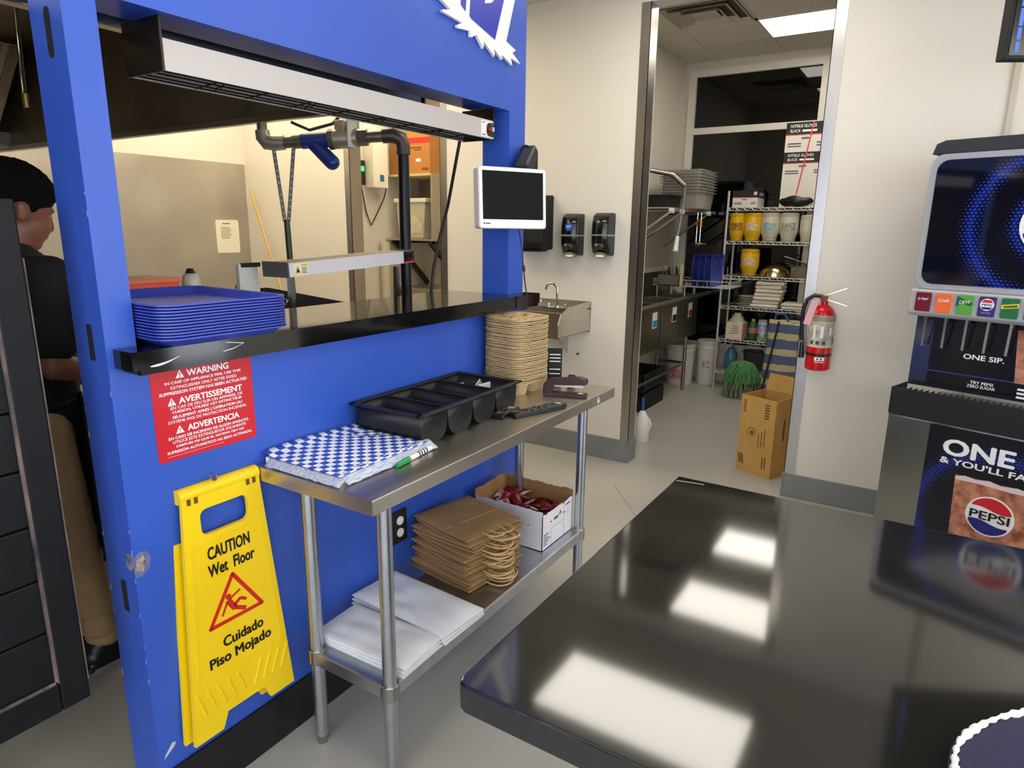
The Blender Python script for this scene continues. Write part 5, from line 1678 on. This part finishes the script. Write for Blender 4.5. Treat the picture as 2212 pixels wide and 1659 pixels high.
# green string mop standing head down in front
t = thing('string_mop', 'bushy green string mop head beside the striped bag', 'mop', (6.62, 1.485, 0))
MG = M('mop_green', (84, 140, 84), .9, var=.3, vs=30)
MGD = M('mop_grey_green', (120, 130, 100), .9, var=.3, vs=30)
rnd = random.Random(4)
for layer, mt, nn, z0, z1 in (('mop_strands', MG, 220, .36, .16), ('mop_strand_ends', MGD, 170, .20, .006)):
    m = MB()
    for i in range(nn):
        a = rnd.uniform(0, 2 * PI)
        rt = rnd.uniform(.0, .05)
        ro = rnd.uniform(.10, .175)
        p = [(rt * math.cos(a), rt * math.sin(a), z0 - .2 * rt)]
        if layer == 'mop_strand_ends': p = [(ro * .8 * math.cos(a), ro * .9 * math.sin(a), z0)]
        a2 = a + rnd.uniform(-.35, .35)
        for q in (.35, .7, 1):
            rr = rt + (ro - rt) * math.sin(q * PI / 2) if layer == 'mop_strands' else ro * (.88 + .12 * q)
            p.append((rr * math.cos(a + (a2 - a) * q), rr * math.sin(a + (a2 - a) * q), z0 + (z1 - z0) * q ** 1.6 + rnd.uniform(-.01, .01) * (q < 1)))
        p[-1] = (p[-1][0], p[-1][1], max(.006, p[-1][2]))
        m.tube(p, .006, 5)
    o = m.build(layer, mt, t, True)
    o['kind'] = 'stuff'
MB().ell((0, 0, .22), .10, .11, .13).build('mop_core', MG, t, True)
# striped cloth bag
t = thing('striped_bag', 'blue cloth beach bag with cream stripes standing on the floor', 'bag', (6.52, 1.10, 0))
STB = bpy.data.materials.new('blue_cream_stripes'); STB.use_nodes = True
nt2 = STB.node_tree
tc = nt2.nodes.new('ShaderNodeTexCoord'); wv = nt2.nodes.new('ShaderNodeTexWave'); rp = nt2.nodes.new('ShaderNodeValToRGB')
wv.bands_direction = 'Z'; wv.inputs['Scale'].default_value = 2.15; wv.inputs['Distortion'].default_value = .6; wv.inputs['Detail'].default_value = 1; wv.inputs['Detail Scale'].default_value = 6
rp.color_ramp.elements[0].color = lin((84, 98, 132)); rp.color_ramp.elements[1].color = lin((196, 180, 140)); rp.color_ramp.elements[0].position = .62; rp.color_ramp.elements[1].position = .66
nt2.links.new(tc.outputs['Object'], wv.inputs[0]); nt2.links.new(wv.outputs['Fac'], rp.inputs[0]); nt2.links.new(rp.outputs[0], nt2.nodes['Principled BSDF'].inputs['Base Color'])
nt2.nodes['Principled BSDF'].inputs['Roughness'].default_value = .85


def bagf(u, v):
    a = 2 * PI * u
    k = 3.2
    c, s_ = math.cos(a), math.sin(a)
    q = 1 / ((abs(c) ** k + abs(s_) ** k) ** (1 / k))
    wob = .012 * noise.noise((c * 2, s_ * 2, v * 4))
    wd = .175 * (1 - .12 * v) + wob
    dp = .10 * (1 - .35 * v) + wob
    return (c * q * dp, s_ * q * wd, v * .80 + .03 * v * noise.noise((c, s_, 7)))


MB().grid(bagf, 36, 16).build('bag_body', STB, t, True, solid=.006)
MB().bar((-.112, .05, .80), (-.125, .15, .06), .018, .004, (1, 0, 0)).build('strap', BLACKM, t)
MB().tube([(-.05, .10, .80), (-.06, .09, .86), (-.06, .02, .87), (-.05, -.02, .80)], .012, 8).build('handle', M('blue_cord', (40, 96, 150), .7), t, True)
t = thing('black_apron', 'black cloth hanging from the corner of the wire shelving', 'cloth', (6.74, 1.0, .45))
MB().grid(lambda u, v: (.02 * math.sin(u * 9) + .01 * v, -.08 + .19 * u * (.55 + .45 * v) + .02, v * .38 + .0), 16, 10).build('cloth', BLACKM, t, True, solid=.012)
MB().cyl((.0, -.03, .37), (.055, -.03, .40), .006, n=8).build('hook', CHROME, t, True)

# glove cartons
GB = M('glove_black', (22, 20, 22), .5)
GW = M('glove_white', (228, 220, 210), .5)
GR = M('glove_red', (200, 50, 50), .5)


def glove_box(x, y, z, w, d, h, label, words=True, plain=False, flap=False):
    t = thing('glove_carton', label, 'carton', (x, y, z))
    MB().box(0, d, -w / 2, w / 2, 0, h).build('carton', GW, t)
    if plain: return t
    MB().box(-.0012, d + .001, -w / 2 - .001, w / 2 + .001, h * .60, h + .0005).build('black_band', GB, t)
    MB().box(-.0018, d + .0015, -w / 2 - .0016, w / 2 + .0016, h * .575, h * .605).build('red_line', GR, t)
    if words:
        text('NITRILE GLOVES', WHITEP, t, (-.002, w * .40, h * .88), h * .10, 'W', w * .60, .02, 'L')
        text('BLACK', WHITEP, t, (-.002, w * .40, h * .72), h * .10, 'W', w * .24, .02, 'L')
        MB().box(-.0025, -.0015, -w * .22, w * .12, h * .68, h * .75).build('white_bar', WHITEP, t)
    MB().box(-.0025, -.0012, -w * .46, -w * .34, h * .74, h * .92).build('size_box', WHITEP, t)
    text('L', BLACKP, t, (-.003, -w * .40, h * .83), h * .10, 'W')
    MB().box(-.0022, -.0003, -.02, w * .12, h * .44, h * .50).build('brand_mark', GP, t)
    for i in range(2):
        MB().box(-.0022, -.0003, w * .12, w * .44, h * (.18 + .09 * i), h * (.22 + .09 * i)).build('print_line', GP, t)
        MB().box(-.0022, -.0003, -w * .44, -w * .24, h * (.20 + .09 * i), h * (.24 + .09 * i)).build('print_line', GP, t)
    if flap:
        MB().prism([(-w / 2, h), (w / 2, h), (w / 2 - .02, h + .03), (-w / 2 + .04, h + .035)], d - .004, d, 'x').build('open_flap', GB, t)
        for i in range(2): MB().box(.06, .22, -w / 2 - .0026, -w / 2 - .0012, h * (.72 + .1 * i), h * (.77 + .1 * i)).build('print_line', WHITEP, t)
    return t


glove_box(6.83, 1.655, LEV[0], .235, .30, .158, 'short glove carton with an open flap on top of the wire shelving', False, False, True)
glove_box(6.90, 1.165, LEV[0], .37, .24, .262, 'plain white carton at the bottom of the glove carton stack', plain=True)
glove_box(6.90, 1.165, LEV[0] + .262, .37, .24, .236, 'glove carton in the middle of the stack, above the plain carton')
glove_box(6.90, 1.165, LEV[0] + .498, .37, .24, .262, 'topmost glove carton of the stack with red tape')
tag(MB().bar((6.8965, 1.115, LEV[0] + .76), (6.8965, 1.205, LEV[0] + .12), .012, .001, (1, 0, 0)).build('tape_strip', M('tape_red', (226, 70, 70), .4)), 'red tape strip running down the glove cartons', 'tape')
bm_ = MB().grid(lambda u, v: (6.845 + .045 * math.cos(2 * PI * u) * math.sin(PI * v), 1.19 + (.155 - .31 * v) + .0 * u, LEV[0] + .052 + (.048 + .03 * noise.noise((v * 5, u * 3, 3))) * math.sin(2 * PI * u) * math.sin(PI * v) ** .5), 18, 20)
tag(bm_.build('crumpled_bag', M('black_bag_film', (14, 13, 14), .3, bump=.8, bs=40), None, True), 'crumpled black plastic bag lying before the glove cartons', 'bag')

# three-compartment sink along the left wall
SF = 2.03
t = thing('three_bay_sink', 'long stainless three-compartment sink along the back room wall', 'sink', (0, 0, 0))
SKM = M('sink_steel', (150, 142, 128), .34, 1, var=.12, vs=4, rvar=.1)
RIMZ = .965
for a, b in ((5.15, 5.71), (5.74, 6.28), (6.31, 6.80)):
    m = MB().box(a, b, SF, SF + .006, .555, RIMZ).box(a, b, BYL - .09, BYL - .084, .555, RIMZ).box(a, a + .006, SF, BYL - .085, .555, RIMZ).box(b - .006, b, SF, BYL - .085, .555, RIMZ).box(a, b, SF, BYL - .085, .555, .561)
    m.build('basin', SKM, t, bevel=.003)
MB().cyl((4.55, SF - .012, RIMZ), (7.18, SF - .012, RIMZ), .018, n=10).build('rolled_rim', STEEL, t, True)
MB().box(6.80, 7.18, SF - .01, BYL - .01, RIMZ - .03, RIMZ - .02).build('drainboard', SKM, t)
MB().box(4.55, 5.15, SF - .01, BYL - .01, RIMZ - .03, RIMZ - .02).build('drainboard', SKM, t)
MB().box(4.55, 7.18, BYL - .085, BYL - .002, RIMZ - .02, RIMZ - .005).build('back_deck', SKM, t)
MB().box(4.55, 7.18, BYL - .012, BYL - .002, RIMZ - .02, RIMZ + .22).build('backsplash', SKM, t)
for x in (4.75, 6.545):
    for y in (SF + .02, BYL - .12): MB().cyl((x, y, 0), (x, y, .56 if x > 5.1 else RIMZ - .03), .018, n=10).build('leg', STEELV, t, True)
MB().cyl((4.75, SF + .02, .285), (6.545, SF + .02, .285), .015, n=10).build('rail', STEELV, t, True)
MB().cyl((6.545, SF + .02, .285), (6.545, BYL - .12, .285), .015, n=10).build('rail', STEELV, t, True)
for x, c, nm in ((5.56, (56, 140, 190), 'blue'), (6.08, (30, 24, 22), 'black'), (6.56, (180, 40, 50), 'red')):
    l_ = MB().box(x - .055, x + .055, SF - .003, SF, .76, .90).build('sink_label', WHITEP, t)
    MB().box(x - .05, x + .05, SF - .0042, SF - .003, .768, .83).build('label_band', M('sinklabel_' + nm, c, .5), l_)
t = thing('crate_stack', 'black plastic crate stored under the three-compartment sink', 'crate', (5.75, 2.22, 0))
for z in (.0, .18):
    MB().box(-.28, .28, -.15, .15, z, z + .03).build('crate_base', BLACKM, t)
    for y in (-.15, .14): MB().box(-.28, .28, y, y + .01, z + .03, z + .16).build('crate_side', BLACKM, t)
    for x in (-.28, .27): MB().box(x, x + .01, -.15, .15, z + .03, z + .16).build('crate_end', BLACKM, t)
t = thing('prerinse_faucet', 'chrome pre-rinse spray hose arching over the sink', 'faucet', (0, 0, 0))
hs = [(5.62, 2.36, .98), (5.62, 2.36, 1.6), (5.62, 2.36, 1.95), (5.70, 2.33, 2.06), (5.86, 2.27, 2.125), (5.98, 2.10, 2.09), (6.05, 2.0, 1.99)]
MB().tube(hs[:3], .011, 10).build('riser', CHROME, t, True)
pts, rs = [], []
for i in range(len(hs) - 3):
    for j in range(10):
        q = j / 10
        a, b = Vector(hs[i + 2]), Vector(hs[i + 3])
        pts.append(a.lerp(b, q)); rs.append(.020 + .003 * ((i * 10 + j) % 2))
pts.append(Vector(hs[-1])); rs.append(.02)
MB().tube(pts, rs, 10).build('spring_hose', M('spring_steel', (170, 166, 158), .3, .9), t, True)
MB().tube([hs[-1], (6.04, 2.0, 1.85), (5.93, 1.985, 1.66), (5.86, 1.98, 1.53)], .010, 8).build('spray_hose', M('hose_grey', (130, 126, 120), .4), t, True)
MB().cyl((5.87, 1.98, 1.55), (5.82, 1.975, 1.42), .018, .024, 12).build('spray_head', WHITE, t, True)
tag(MB().box(6.30, 7.06, BYL - .004, BYL - .0005, 1.235, 1.78).build('splash_board', M('white_wall_board', (206, 198, 180), .5), None), 'white splash board on the wall above the three-compartment sink', 'wall panel')

# wall shelf, bins
t = thing('steel_shelf', 'stainless wall shelf on tube brackets above the sink', 'shelf', (0, 0, 0))
WZ = 1.800
MB().box(5.70, 7.15, 2.02, BYL - .001, WZ - .012, WZ).box(5.70, 7.15, 2.015, 2.02, WZ - .03, WZ).build('shelf_board', STEEL, t)
for x in (5.74, 6.02, 6.85):
    MB().cyl((x, 2.00, WZ - .03), (x, BYL, WZ - .03), .014, n=10).build('bracket_arm', STEELV, t, True)
    MB().cyl((x, 2.01, WZ - .035), (x, BYL - .004, WZ - .36), .012, n=10).build('bracket_brace', CHROME, t, True)
    MB().cyl((x, 1.985, WZ - .03), (x, 2.02, WZ - .03), .022, n=12).build('bracket_cap', WHITE, t, True)
CB = M('clear_bin_plastic', (196, 190, 178), .25, trans=.45, alpha=.8)


def bin_mesh(L, W, h, t_=.004):
    m = MB()
    o_, i_ = (W / 2, L / 2), .85
    ring = lambda s, z: [(x * s, y * s, z) for x, y in rrect(-W / 2, W / 2, -L / 2, L / 2, .03, 3)]
    r = [ring(.84, 0), ring(.90, h - .008), ring(1.0, h - .008), ring(1.0, h), ring(.89, h), ring(.834, .004)]
    n = len(r[0])
    vs = [p for q in r for p in q]
    fs = [(k * n + i, k * n + (i + 1) % n, (k + 1) * n + (i + 1) % n, (k + 1) * n + i) for k in range(5) for i in range(n)]
    fs += [tuple(range(n - 1, -1, -1)), tuple(range(5 * n, 6 * n))]
    return m.add(vs, fs).mesh('bin', 40)


bmm = bin_mesh(.40, .54, .155)
for k in range(8):
    o = put('clear_food_bin', bmm, CB)
    o.location = (6.41, 2.085, WZ + .001 + k * .027)
    o.rotation_euler[2] = math.radians(random.uniform(-.8, .8))
    lab = '%s clear plastic food bin from the top of the nested wall shelf stack' % nth(8 - k)
    if k == 7: lab = 'topmost clear plastic food bin of the nested stack'
    tag(o, lab, 'food bin', 'nested clear food bins')
bk = bin_mesh(.42, .36, .105)
o = put('black_food_bin', bk, BLACKM)
o.location = (5.905, 2.215, WZ + .001)
tag(o, 'shallow black food bin beside the clear bins on the wall shelf', 'food bin')
o = put('black_food_bin', bin_mesh(.16, .30, .09), M('dark_clear_bin', (60, 58, 54), .3))
o.location = (6.90, 2.10, WZ + .001)
tag(o, 'dark clear tub at the far end of the wall shelf', 'food bin')
# ladles
for i, (x, c, nm) in enumerate(((6.48, (190, 40, 40), 'red'), (6.53, (226, 200, 30), 'yellow'))):
    y = 1.998
    t = thing('ladle', 'steel ladle with a %s grip hanging under the wall shelf' % nm, 'ladle', (x, y - .02 * i, 1.45))
    MB().cyl((0, 0, .04), (0, 0, .325), .0035, n=8).tube([(0, 0, .325), (0, .012, .34), (0, .02, .325)], .004, 6).build('handle', CHROME, t, True)
    MB().cyl((0, 0, .19), (0, 0, .26), .010, n=10).build('grip', M('grip_' + nm, c, .4), t, True)
    MB().lathe([(0, -.005), (.025, 0), (.042, .022), (.044, .034), (.040, .034), (.024, .006), (0, .002)], (-.0, -.03, 0), 16).build('bowl', M('warm_steel', (200, 180, 140), .18, 1), t, True)
    MB().tube([(0, 0, .05), (0, -.004, .035), (0, -.012, .03)], .004, 6).build('neck', CHROME, t, True)
# drying rack with trays
t = thing('drying_rack', 'wire dish drying rack standing over the sink drainboard', 'dish rack', (6.56, 2.0, 0))
RKZ = 1.075
for dz in (0, .06):
    MB().tube([(-.21, -.40, RKZ + dz), (.21, -.40, RKZ + dz), (.21, .36, RKZ + dz), (-.21, .36, RKZ + dz)], .005, 6, True).build('rack_rim', WIRE, t)
for i in range(13):
    x = -.19 + i * .0317
    MB().tube([(x, -.40, RKZ + .06), (x, -.40, RKZ), (x, .36, RKZ), (x, .36, RKZ + .06)], .003, 5).build('rack_wire', WIRE, t)
for i in range(8):
    y = -.38 + i * .1
    MB().tube([(-.21, y, RKZ + .06), (-.21, y, RKZ), (.21, y, RKZ), (.21, y, RKZ + .06)], .003, 5).build('rack_wire', WIRE, t)
for y in (-.40, -.36, -.32): MB().cyl((-.21, y, RKZ), (-.21, y, RKZ + .20), .003, n=6).build('rack_upright', WIRE, t)
for x in (.16, .20):
    for y in (.06, .30): MB().cyl((x, y, RIMZ - .005), (x, y, RKZ), .006, n=8).build('rack_leg', WIRE, t)
for x in (-.19,):
    for y in (.04, .32): MB().cyl((x, y, RIMZ - .005), (x, y, RKZ), .006, n=8).build('rack_leg', WIRE, t)
tm2 = tray_mesh(.30, .44)
for k in range(4):
    o = put('food_tray', tm2, TRAYB)
    o.location = (6.555, 1.985 - k * .058, RKZ + .155)
    o.rotation_euler = (PI / 2, PI / 2, 0)
    tag(o, 'blue food tray on edge in the drying rack, %s from the sink wall' % nth(k + 1), 'tray', 'blue trays in the drying rack')
t = thing('utensil_caddy', 'grey caddy of loose steel utensils in the drying rack', 'caddy', (6.42, 2.20, RKZ + .004))
MB().box(-.09, .09, -.11, .11, 0, .006).box(-.09, -.085, -.11, .11, 0, .10).box(.085, .09, -.11, .11, 0, .10).box(-.09, .09, -.11, -.105, 0, .10).box(-.09, .09, .105, .11, 0, .10).build('body', M('caddy_grey', (112, 104, 92), .5), t)
for i in range(9):
    MB().cyl((rnd.uniform(-.05, .05), -.09 + i * .022, .01), (rnd.uniform(-.07, .03), -.10 + i * .024 + rnd.uniform(-.02, .02), .15 + rnd.uniform(0, .05)), .006, .009, 6).build('utensil', CHROME if i % 2 else STEELD, t, True)
tag(MB().box(6.33, 6.345, 2.055, 2.085, RKZ, RKZ + .21).build('label_strip', M('pale_strip', (196, 184, 130), .5)), 'upright pale strip label at the drying rack', 'label')
# cleaning items in the sink end
tag(MB().ell((5.42, 2.22, .985), .10, .12, .05).build('scouring_heap', M('grey_rag', (90, 82, 72), .9, var=.3, vs=20, bump=.8, bs=40), None, True), 'grey rag heaped on the edge of the first sink bay', 'rag')

# buckets
for (x, y, r, h, lab, red) in ((6.86, 2.19, .150, .44, 'white lidded bucket with a red label under the drainboard', 1), (7.02, 1.945, .115, .47, 'white lidded bucket with a small red mark behind the shelving post', 0)):
    t = thing('pail', lab, 'bucket', (x, y, 0))
    MB().lathe([(0, 0), (r * .86, 0), (r * .88, .01), (r * .97, h * .8), (r * .97, h * .82), (r * 1.03, h * .83), (r * 1.03, h * .86), (r, h * .87), (r, h * .93), (0, h * .93)], n=28).build('body', M('pail_white', (218, 214, 206), .4), t, True)
    MB().lathe([(r * 1.05, h * .90), (r * 1.06, h * .91), (r * 1.06, h * .985), (r * .98, h), (r * .9, h * .985), (0, h * .985)], n=28).build('lid', M('pail_lid', (208, 204, 196), .45), t, True)
    a0 = 2.2 if red else 2.9
    m = MB().grid(lambda u, v: (r * .945 * math.cos(a0 + u * (1.7 if red else .7)), r * .945 * math.sin(a0 + u * (1.7 if red else .7)), h * (.14 + v * (.26 if red else .16)) + (0 if red else h * .25)), 12, 1)
    m.build('label', M('pail_red', (176, 30, 44), .4, col2=(226, 206, 206), vs=18) if red else M('pail_mark', (170, 90, 90), .4, col2=(226, 216, 210), vs=30), t, True)
    MB().tube([(-r * 1.05 * math.cos(.3 + q * PI / 12 * .8), r * 1.08 * math.cos(q * PI / 12), h * (.80 - .22 * math.sin(q * PI / 12))) for q in range(13)], .004, 6).build('wire_handle', WIRE, t, True)
# plastic bottle beside the doorway
t = thing('blue_bottle', 'white and blue cleaner bottle standing just inside the doorway', 'bottle', (4.72, 1.775, 0))
MB().lathe([(0, 0), (.055, 0), (.058, .01), (.058, .16), (.03, .22), (.016, .24), (0, .24)], n=18).build('body', WHITE, t, True)
MB().cyl((0, 0, .24), (0, 0, .34), .012, n=10).build('neck', M('neck_blue', (40, 90, 180), .4), t, True)
MB().tube([(.0, -.05, .19), (-.005, -.075, .14), (0, -.055, .08)], .008, 8).build('handle', WHITE, t, True)

# brown carton by the doorway
t = thing('open_carton', 'tall open brown carton with faint print beside the doorway', 'carton', (4.391, .748, 0), math.atan2(-.099, .243))
cw, cdp, ch = .262, .27, .535
# local x runs along the right face (cdp), local y along the left face (cw)
for nm, b in (('side', (0, .004, 0, cw, 0, ch)), ('side', (cdp - .004, cdp, 0, cw, 0, ch)), ('end', (.004, cdp - .004, 0, .004, 0, ch)), ('end', (.004, cdp - .004, cw - .004, cw, 0, ch))):
    MB().box(*b).build(nm, CARD, t)
MB().box(.004, cdp - .004, .004, cw - .004, 0, .004).build('bottom', CARDI, t)
MB().add([(cdp - .004, 0, ch), (cdp - .004, cw, ch), (cdp + .03, cw, ch + .11), (cdp + .03, 0, ch + .11), (cdp, 0, ch), (cdp, cw, ch), (cdp + .034, cw, ch + .109), (cdp + .034, 0, ch + .109)],
         [(0, 1, 2, 3), (7, 6, 5, 4), (0, 4, 5, 1), (2, 6, 7, 3), (1, 5, 6, 2), (0, 3, 7, 4)]).build('flap', CARD, t)
INK = M('carton_ink', (104, 76, 40), .7)
INKD = M('carton_ink_dark', (50, 44, 30), .7)
for i in range(6): MB().box(-.0006, 0, .045, .080, .40 + i * .018, .411 + i * .018).build('stencil_mark', INK, t)
for i in range(3): MB().box(-.0006, 0, .062 + i * .022, .068 + i * .022, .21 - .005 * i, .33 - .02 * i).build('print_line', INK, t)
MB().tube(arc((-.0003, .165, .29), .030, 0, 360, 20, (1, 2))[:-1], .002, 5, True).build('round_mark', INK, t)
MB().box(-.0006, 0, .150, .175, .275, .30).build('round_mark_core', INK, t)
for i in range(3): MB().prism([(.205 + i * .014, .055), (.213 + i * .014, .055), (.225 + i * .014, .125), (.217 + i * .014, .125)], -.0006, 0, 'x').build('logo_bar', INKD, t)
for i in range(5): MB().box(-.0006, 0, .222, .240, .42 + i * .018, .431 + i * .018).build('stencil_mark', INK, t)
for i in range(2): MB().box(-.0006, 0, .04 + i * .02, .05 + i * .02, .06, .14).build('print_line', INK, t)
MB().box(.10, .12, -.0006, 0, .25, .40).build('print_line', INK, t)

# ================================================================ PERSON
t = thing('person', 'person in black t-shirt, khaki trousers and black apron working in the kitchen', 'person', (.945, 2.52, 0))


def rem(o, vox, sm=4, fac=.6):
    md = o.modifiers.new('r', 'REMESH'); md.mode = 'VOXEL'; md.voxel_size = vox; md.use_smooth_shade = True
    md = o.modifiers.new('s', 'SMOOTH'); md.iterations = sm; md.factor = fac
    return o


SKIN = M('skin_brown', (128, 82, 62), .5, var=.06, vs=10)
HAIR = M('hair_black', (9, 7, 7), .85, bump=.9, bs=120, spec=.15)
SHIRT = M('black_shirt', (14, 14, 16), .85, bump=.2, bs=30)
KHAKI = M('khaki_trousers', (164, 132, 94), .85, var=.12, vs=9, bump=.9, bs=14)
SHOE = M('black_shoe', (18, 18, 20), .4)
# joints, facing +x, his right side is -y
SPINE = [(-.02, 0, .96), (-.03, 0, 1.10), (-.025, 0, 1.25), (-.01, 0, 1.40), (.0, 0, 1.46)]
RS = (.035, -.185, 1.42); RE = (-.005, -.225, 1.165); RW = (.225, -.17, 1.085)
LS = (.0, .175, 1.42); LE = (-.02, .215, 1.16); LW = (.20, .12, 1.06)
RH = (-.025, -.085, .93); RK = (.040, -.085, .50); RA = (.090, -.085, .09)
LH = (-.01, .085, .93); LK = (.02, .09, .50); LA = (-.03, .10, .09)
b = MB()
b.limb(SPINE, [.13, .12, .125, .12, .08], 14)
b.limb([(0, -.14, 1.42), (0, .14, 1.42)], [.07, .07])
b.limb([(.0, 0, 1.45), (.02, 0, 1.53), (.035, 0, 1.58)], [.065, .055, .056])


class Head(MB):
    def add(s, vs, fs):
        ca, sa = math.cos(.30), math.sin(.30)
        q = []
        for v in vs:
            x, y, z = v[0] - .01, v[1], v[2] - 1.56
            q.append((.0 + x * ca + z * sa, y, 1.545 - x * sa + z * ca))
        return MB.add(s, q, fs)


body_ = b
b = Head()
b.ell((.025, 0, 1.695), .102, .079, .10, 18, 12)
b.ell((.065, 0, 1.63), .068, .060, .075, 16, 10)
b.ell((.085, 0, 1.575), .036, .034, .028)          # chin
b.ell((.132, 0, 1.640), .016, .013, .018)           # nose tip
b.limb([(.118, 0, 1.685), (.133, 0, 1.645)], [.011, .013])
b.ell((.121, 0, 1.603), .012, .024, .008)           # mouth
b.ell((.113, -.028, 1.690), .014, .022, .008); b.ell((.113, .028, 1.690), .014, .022, .008)   # brow
for s in (-1, 1):
    b.ell((.018, s * .080, 1.655), .020, .010, .032)
    b.ell((.010, s * .086, 1.668), .016, .008, .018)
body_.v, body_.f, hv, hf = body_.v, body_.f, b.v, b.f
MB.add(body_, hv, hf)
b = body_
for sh_, el, wr in ((RS, RE, RW), (LS, LE, LW)):
    b.limb([sh_, el, wr], [.058, .044, .030])
    d = (Vector(wr) - Vector(el)).normalized()
    side = Vector((0, 0, 1)).cross(d).normalized()
    upv = d.cross(side)
    pm = Vector(wr) + d * .05
    b.limb([Vector(wr), pm], [.030, .036])
    b.ell(Vector(wr) + d * .07 + side * .015, .03)
    b.ell(Vector(wr) + d * .07 - side * .015, .03)
    for i, ln in enumerate((.072, .082, .077, .060)):
        o0 = Vector(wr) + d * .085 + side * (.030 - i * .020)
        o1 = o0 + d * ln * .5 - upv * .012
        o2 = o1 + d * ln * .30 - upv * .028
        b.limb([o0, o1, o2], [.0105, .0095, .0085], 8)
    sg = 1 if wr is RW else -1
    th0 = Vector(wr) + d * .03 + side * .030 * sg
    b.limb([th0, th0 + d * .035 + side * .022 * sg - upv * .01, th0 + d * .065 + side * .02 * sg - upv * .022], [.014, .012, .010], 8)
for h_, k_, a_ in ((RH, RK, RA), (LH, LK, LA)):
    b.limb([h_, k_, a_], [.088, .056, .040])
    b.limb([(a_[0] - .03, a_[1], .045), (a_[0] + .15, a_[1], .035)], [.036, .030])
rem(b.build('body', SKIN, t), .0075, 3)
# eyes
for s in (-1, 1):
    Head().ell((.1095, s * .030, 1.672), .008, .010, .006).build('eye', M('eye_white', (150, 140, 132), .2), t, True)
# hair with curls
hb = Head().ell((.012, 0, 1.722), .114, .093, .090, 20, 14)
hb.ell((-.045, 0, 1.670), .070, .078, .070)
rn = random.Random(11)
for i in range(330):
    a = rn.uniform(0, 2 * PI); ph = rn.uniform(-.05, PI / 2)
    x = .012 + .112 * math.cos(ph) * math.cos(a); y = .092 * math.cos(ph) * math.sin(a); z = 1.724 + .089 * math.sin(ph)
    hb.ell((x, y, z), rn.uniform(.007, .014), nu=8, nv=6)
for i in range(60):
    a = rn.uniform(PI * .62, PI * 1.38)
    hb.ell((-.02 + .092 * math.cos(a), .084 * math.sin(a), rn.uniform(1.62, 1.70)), rn.uniform(.010, .016), nu=8, nv=6)
for s in (-1, 1): hb.ell((.045, s * .074, 1.69), .018, .012, .028)
for i in range(16): hb.ell((.098 + rn.uniform(0, .012), rn.uniform(-.06, .06), rn.uniform(1.715, 1.745)), .013, nu=8, nv=6)
rem(hb.build('hair', HAIR, t), .0045, 1, .3)
# t-shirt
c = MB()
c.limb([(-.01, 0, .97), (-.005, 0, 1.10), (.0, 0, 1.25), (.0, 0, 1.40)], [.158, .160, .160, .145], 16)
c.limb([(.02, -.14, 1.415), (.02, .135, 1.415)], [.092, .092], 14)
c.limb([(.0, 0, 1.44), (.012, 0, 1.50)], [.09, .070])
for sh_, el in ((RS, RE), (LS, LE)):
    s0, s1 = Vector(sh_), Vector(sh_).lerp(Vector(el), .66)
    c.limb([s0, s1], [.086, .084], 14)
rem(c.build('t_shirt', SHIRT, t), .011, 6)
# trousers
c = MB()
c.limb([(-.02, 0, 1.0), (-.015, 0, .93)], [.150, .148], 16)
for h_, k_, a_ in ((RH, RK, RA), (LH, LK, LA)):
    k0, a0 = Vector(k_), Vector(a_)
    c.limb([h_, Vector(h_).lerp(k0, .5), k0, k0.lerp(a0, .5), a0 + Vector((0, 0, .03))], [.104, .090, .072, .060, .057], 14)
    for j in range(5):
        q = k0.lerp(a0, .55 + j * .10)
        c.ell(q + Vector((.004 * (-1) ** j, .006 * (-1) ** j, 0)), .066 + .004 * (j % 2), .066, .013)
    for j in range(4):
        q = k0.lerp(Vector(h_), .10 + j * .12)
        c.ell(q + Vector((.006 * (-1) ** j, 0, 0)), .079 + j * .004, .077 + j * .004, .014)
rem(c.build('trousers', KHAKI, t), .009, 3)
# shoes
for a_ in (RA, LA):
    m = MB()
    m.limb([(a_[0] - .045, a_[1], .05), (a_[0] + .05, a_[1], .05), (a_[0] + .15, a_[1], .040)], [.045, .046, .040], 14)
    m.ell((a_[0] - .01, a_[1], .09), .055, .046, .035)
    m.box(a_[0] - .085, a_[0] + .185, a_[1] - .042, a_[1] + .042, .002, .024)
    sh_ = rem(m.build('shoe', SHOE, t), .007, 3)
    MB().prism(rrect(a_[0] - .09, a_[0] + .195, a_[1] - .047, a_[1] + .047, .045), 0, .016, 'z').build('sole', M('sole_grey', (120, 110, 100), .7), sh_)
# apron at the front, with a tie
m = MB().grid(lambda u, v: (.135 - .05 * (abs(u - .5) * 2) ** 2 + .012 * math.sin(u * 9) * (1 - v), (u - .5) * .36, .44 + v * .60), 16, 14)
m.build('apron', M('apron_black', (12, 12, 13), .9), t, True, solid=.006)
MB().tube([(.13 * math.cos(a) - .02 + .02, .163 * math.sin(a), 1.02) for a in [i * PI / 16 * 2 for i in range(16)]], .009, 6, True).build('apron_tie', M('apron_black', (12, 12, 13), .9), t, True)
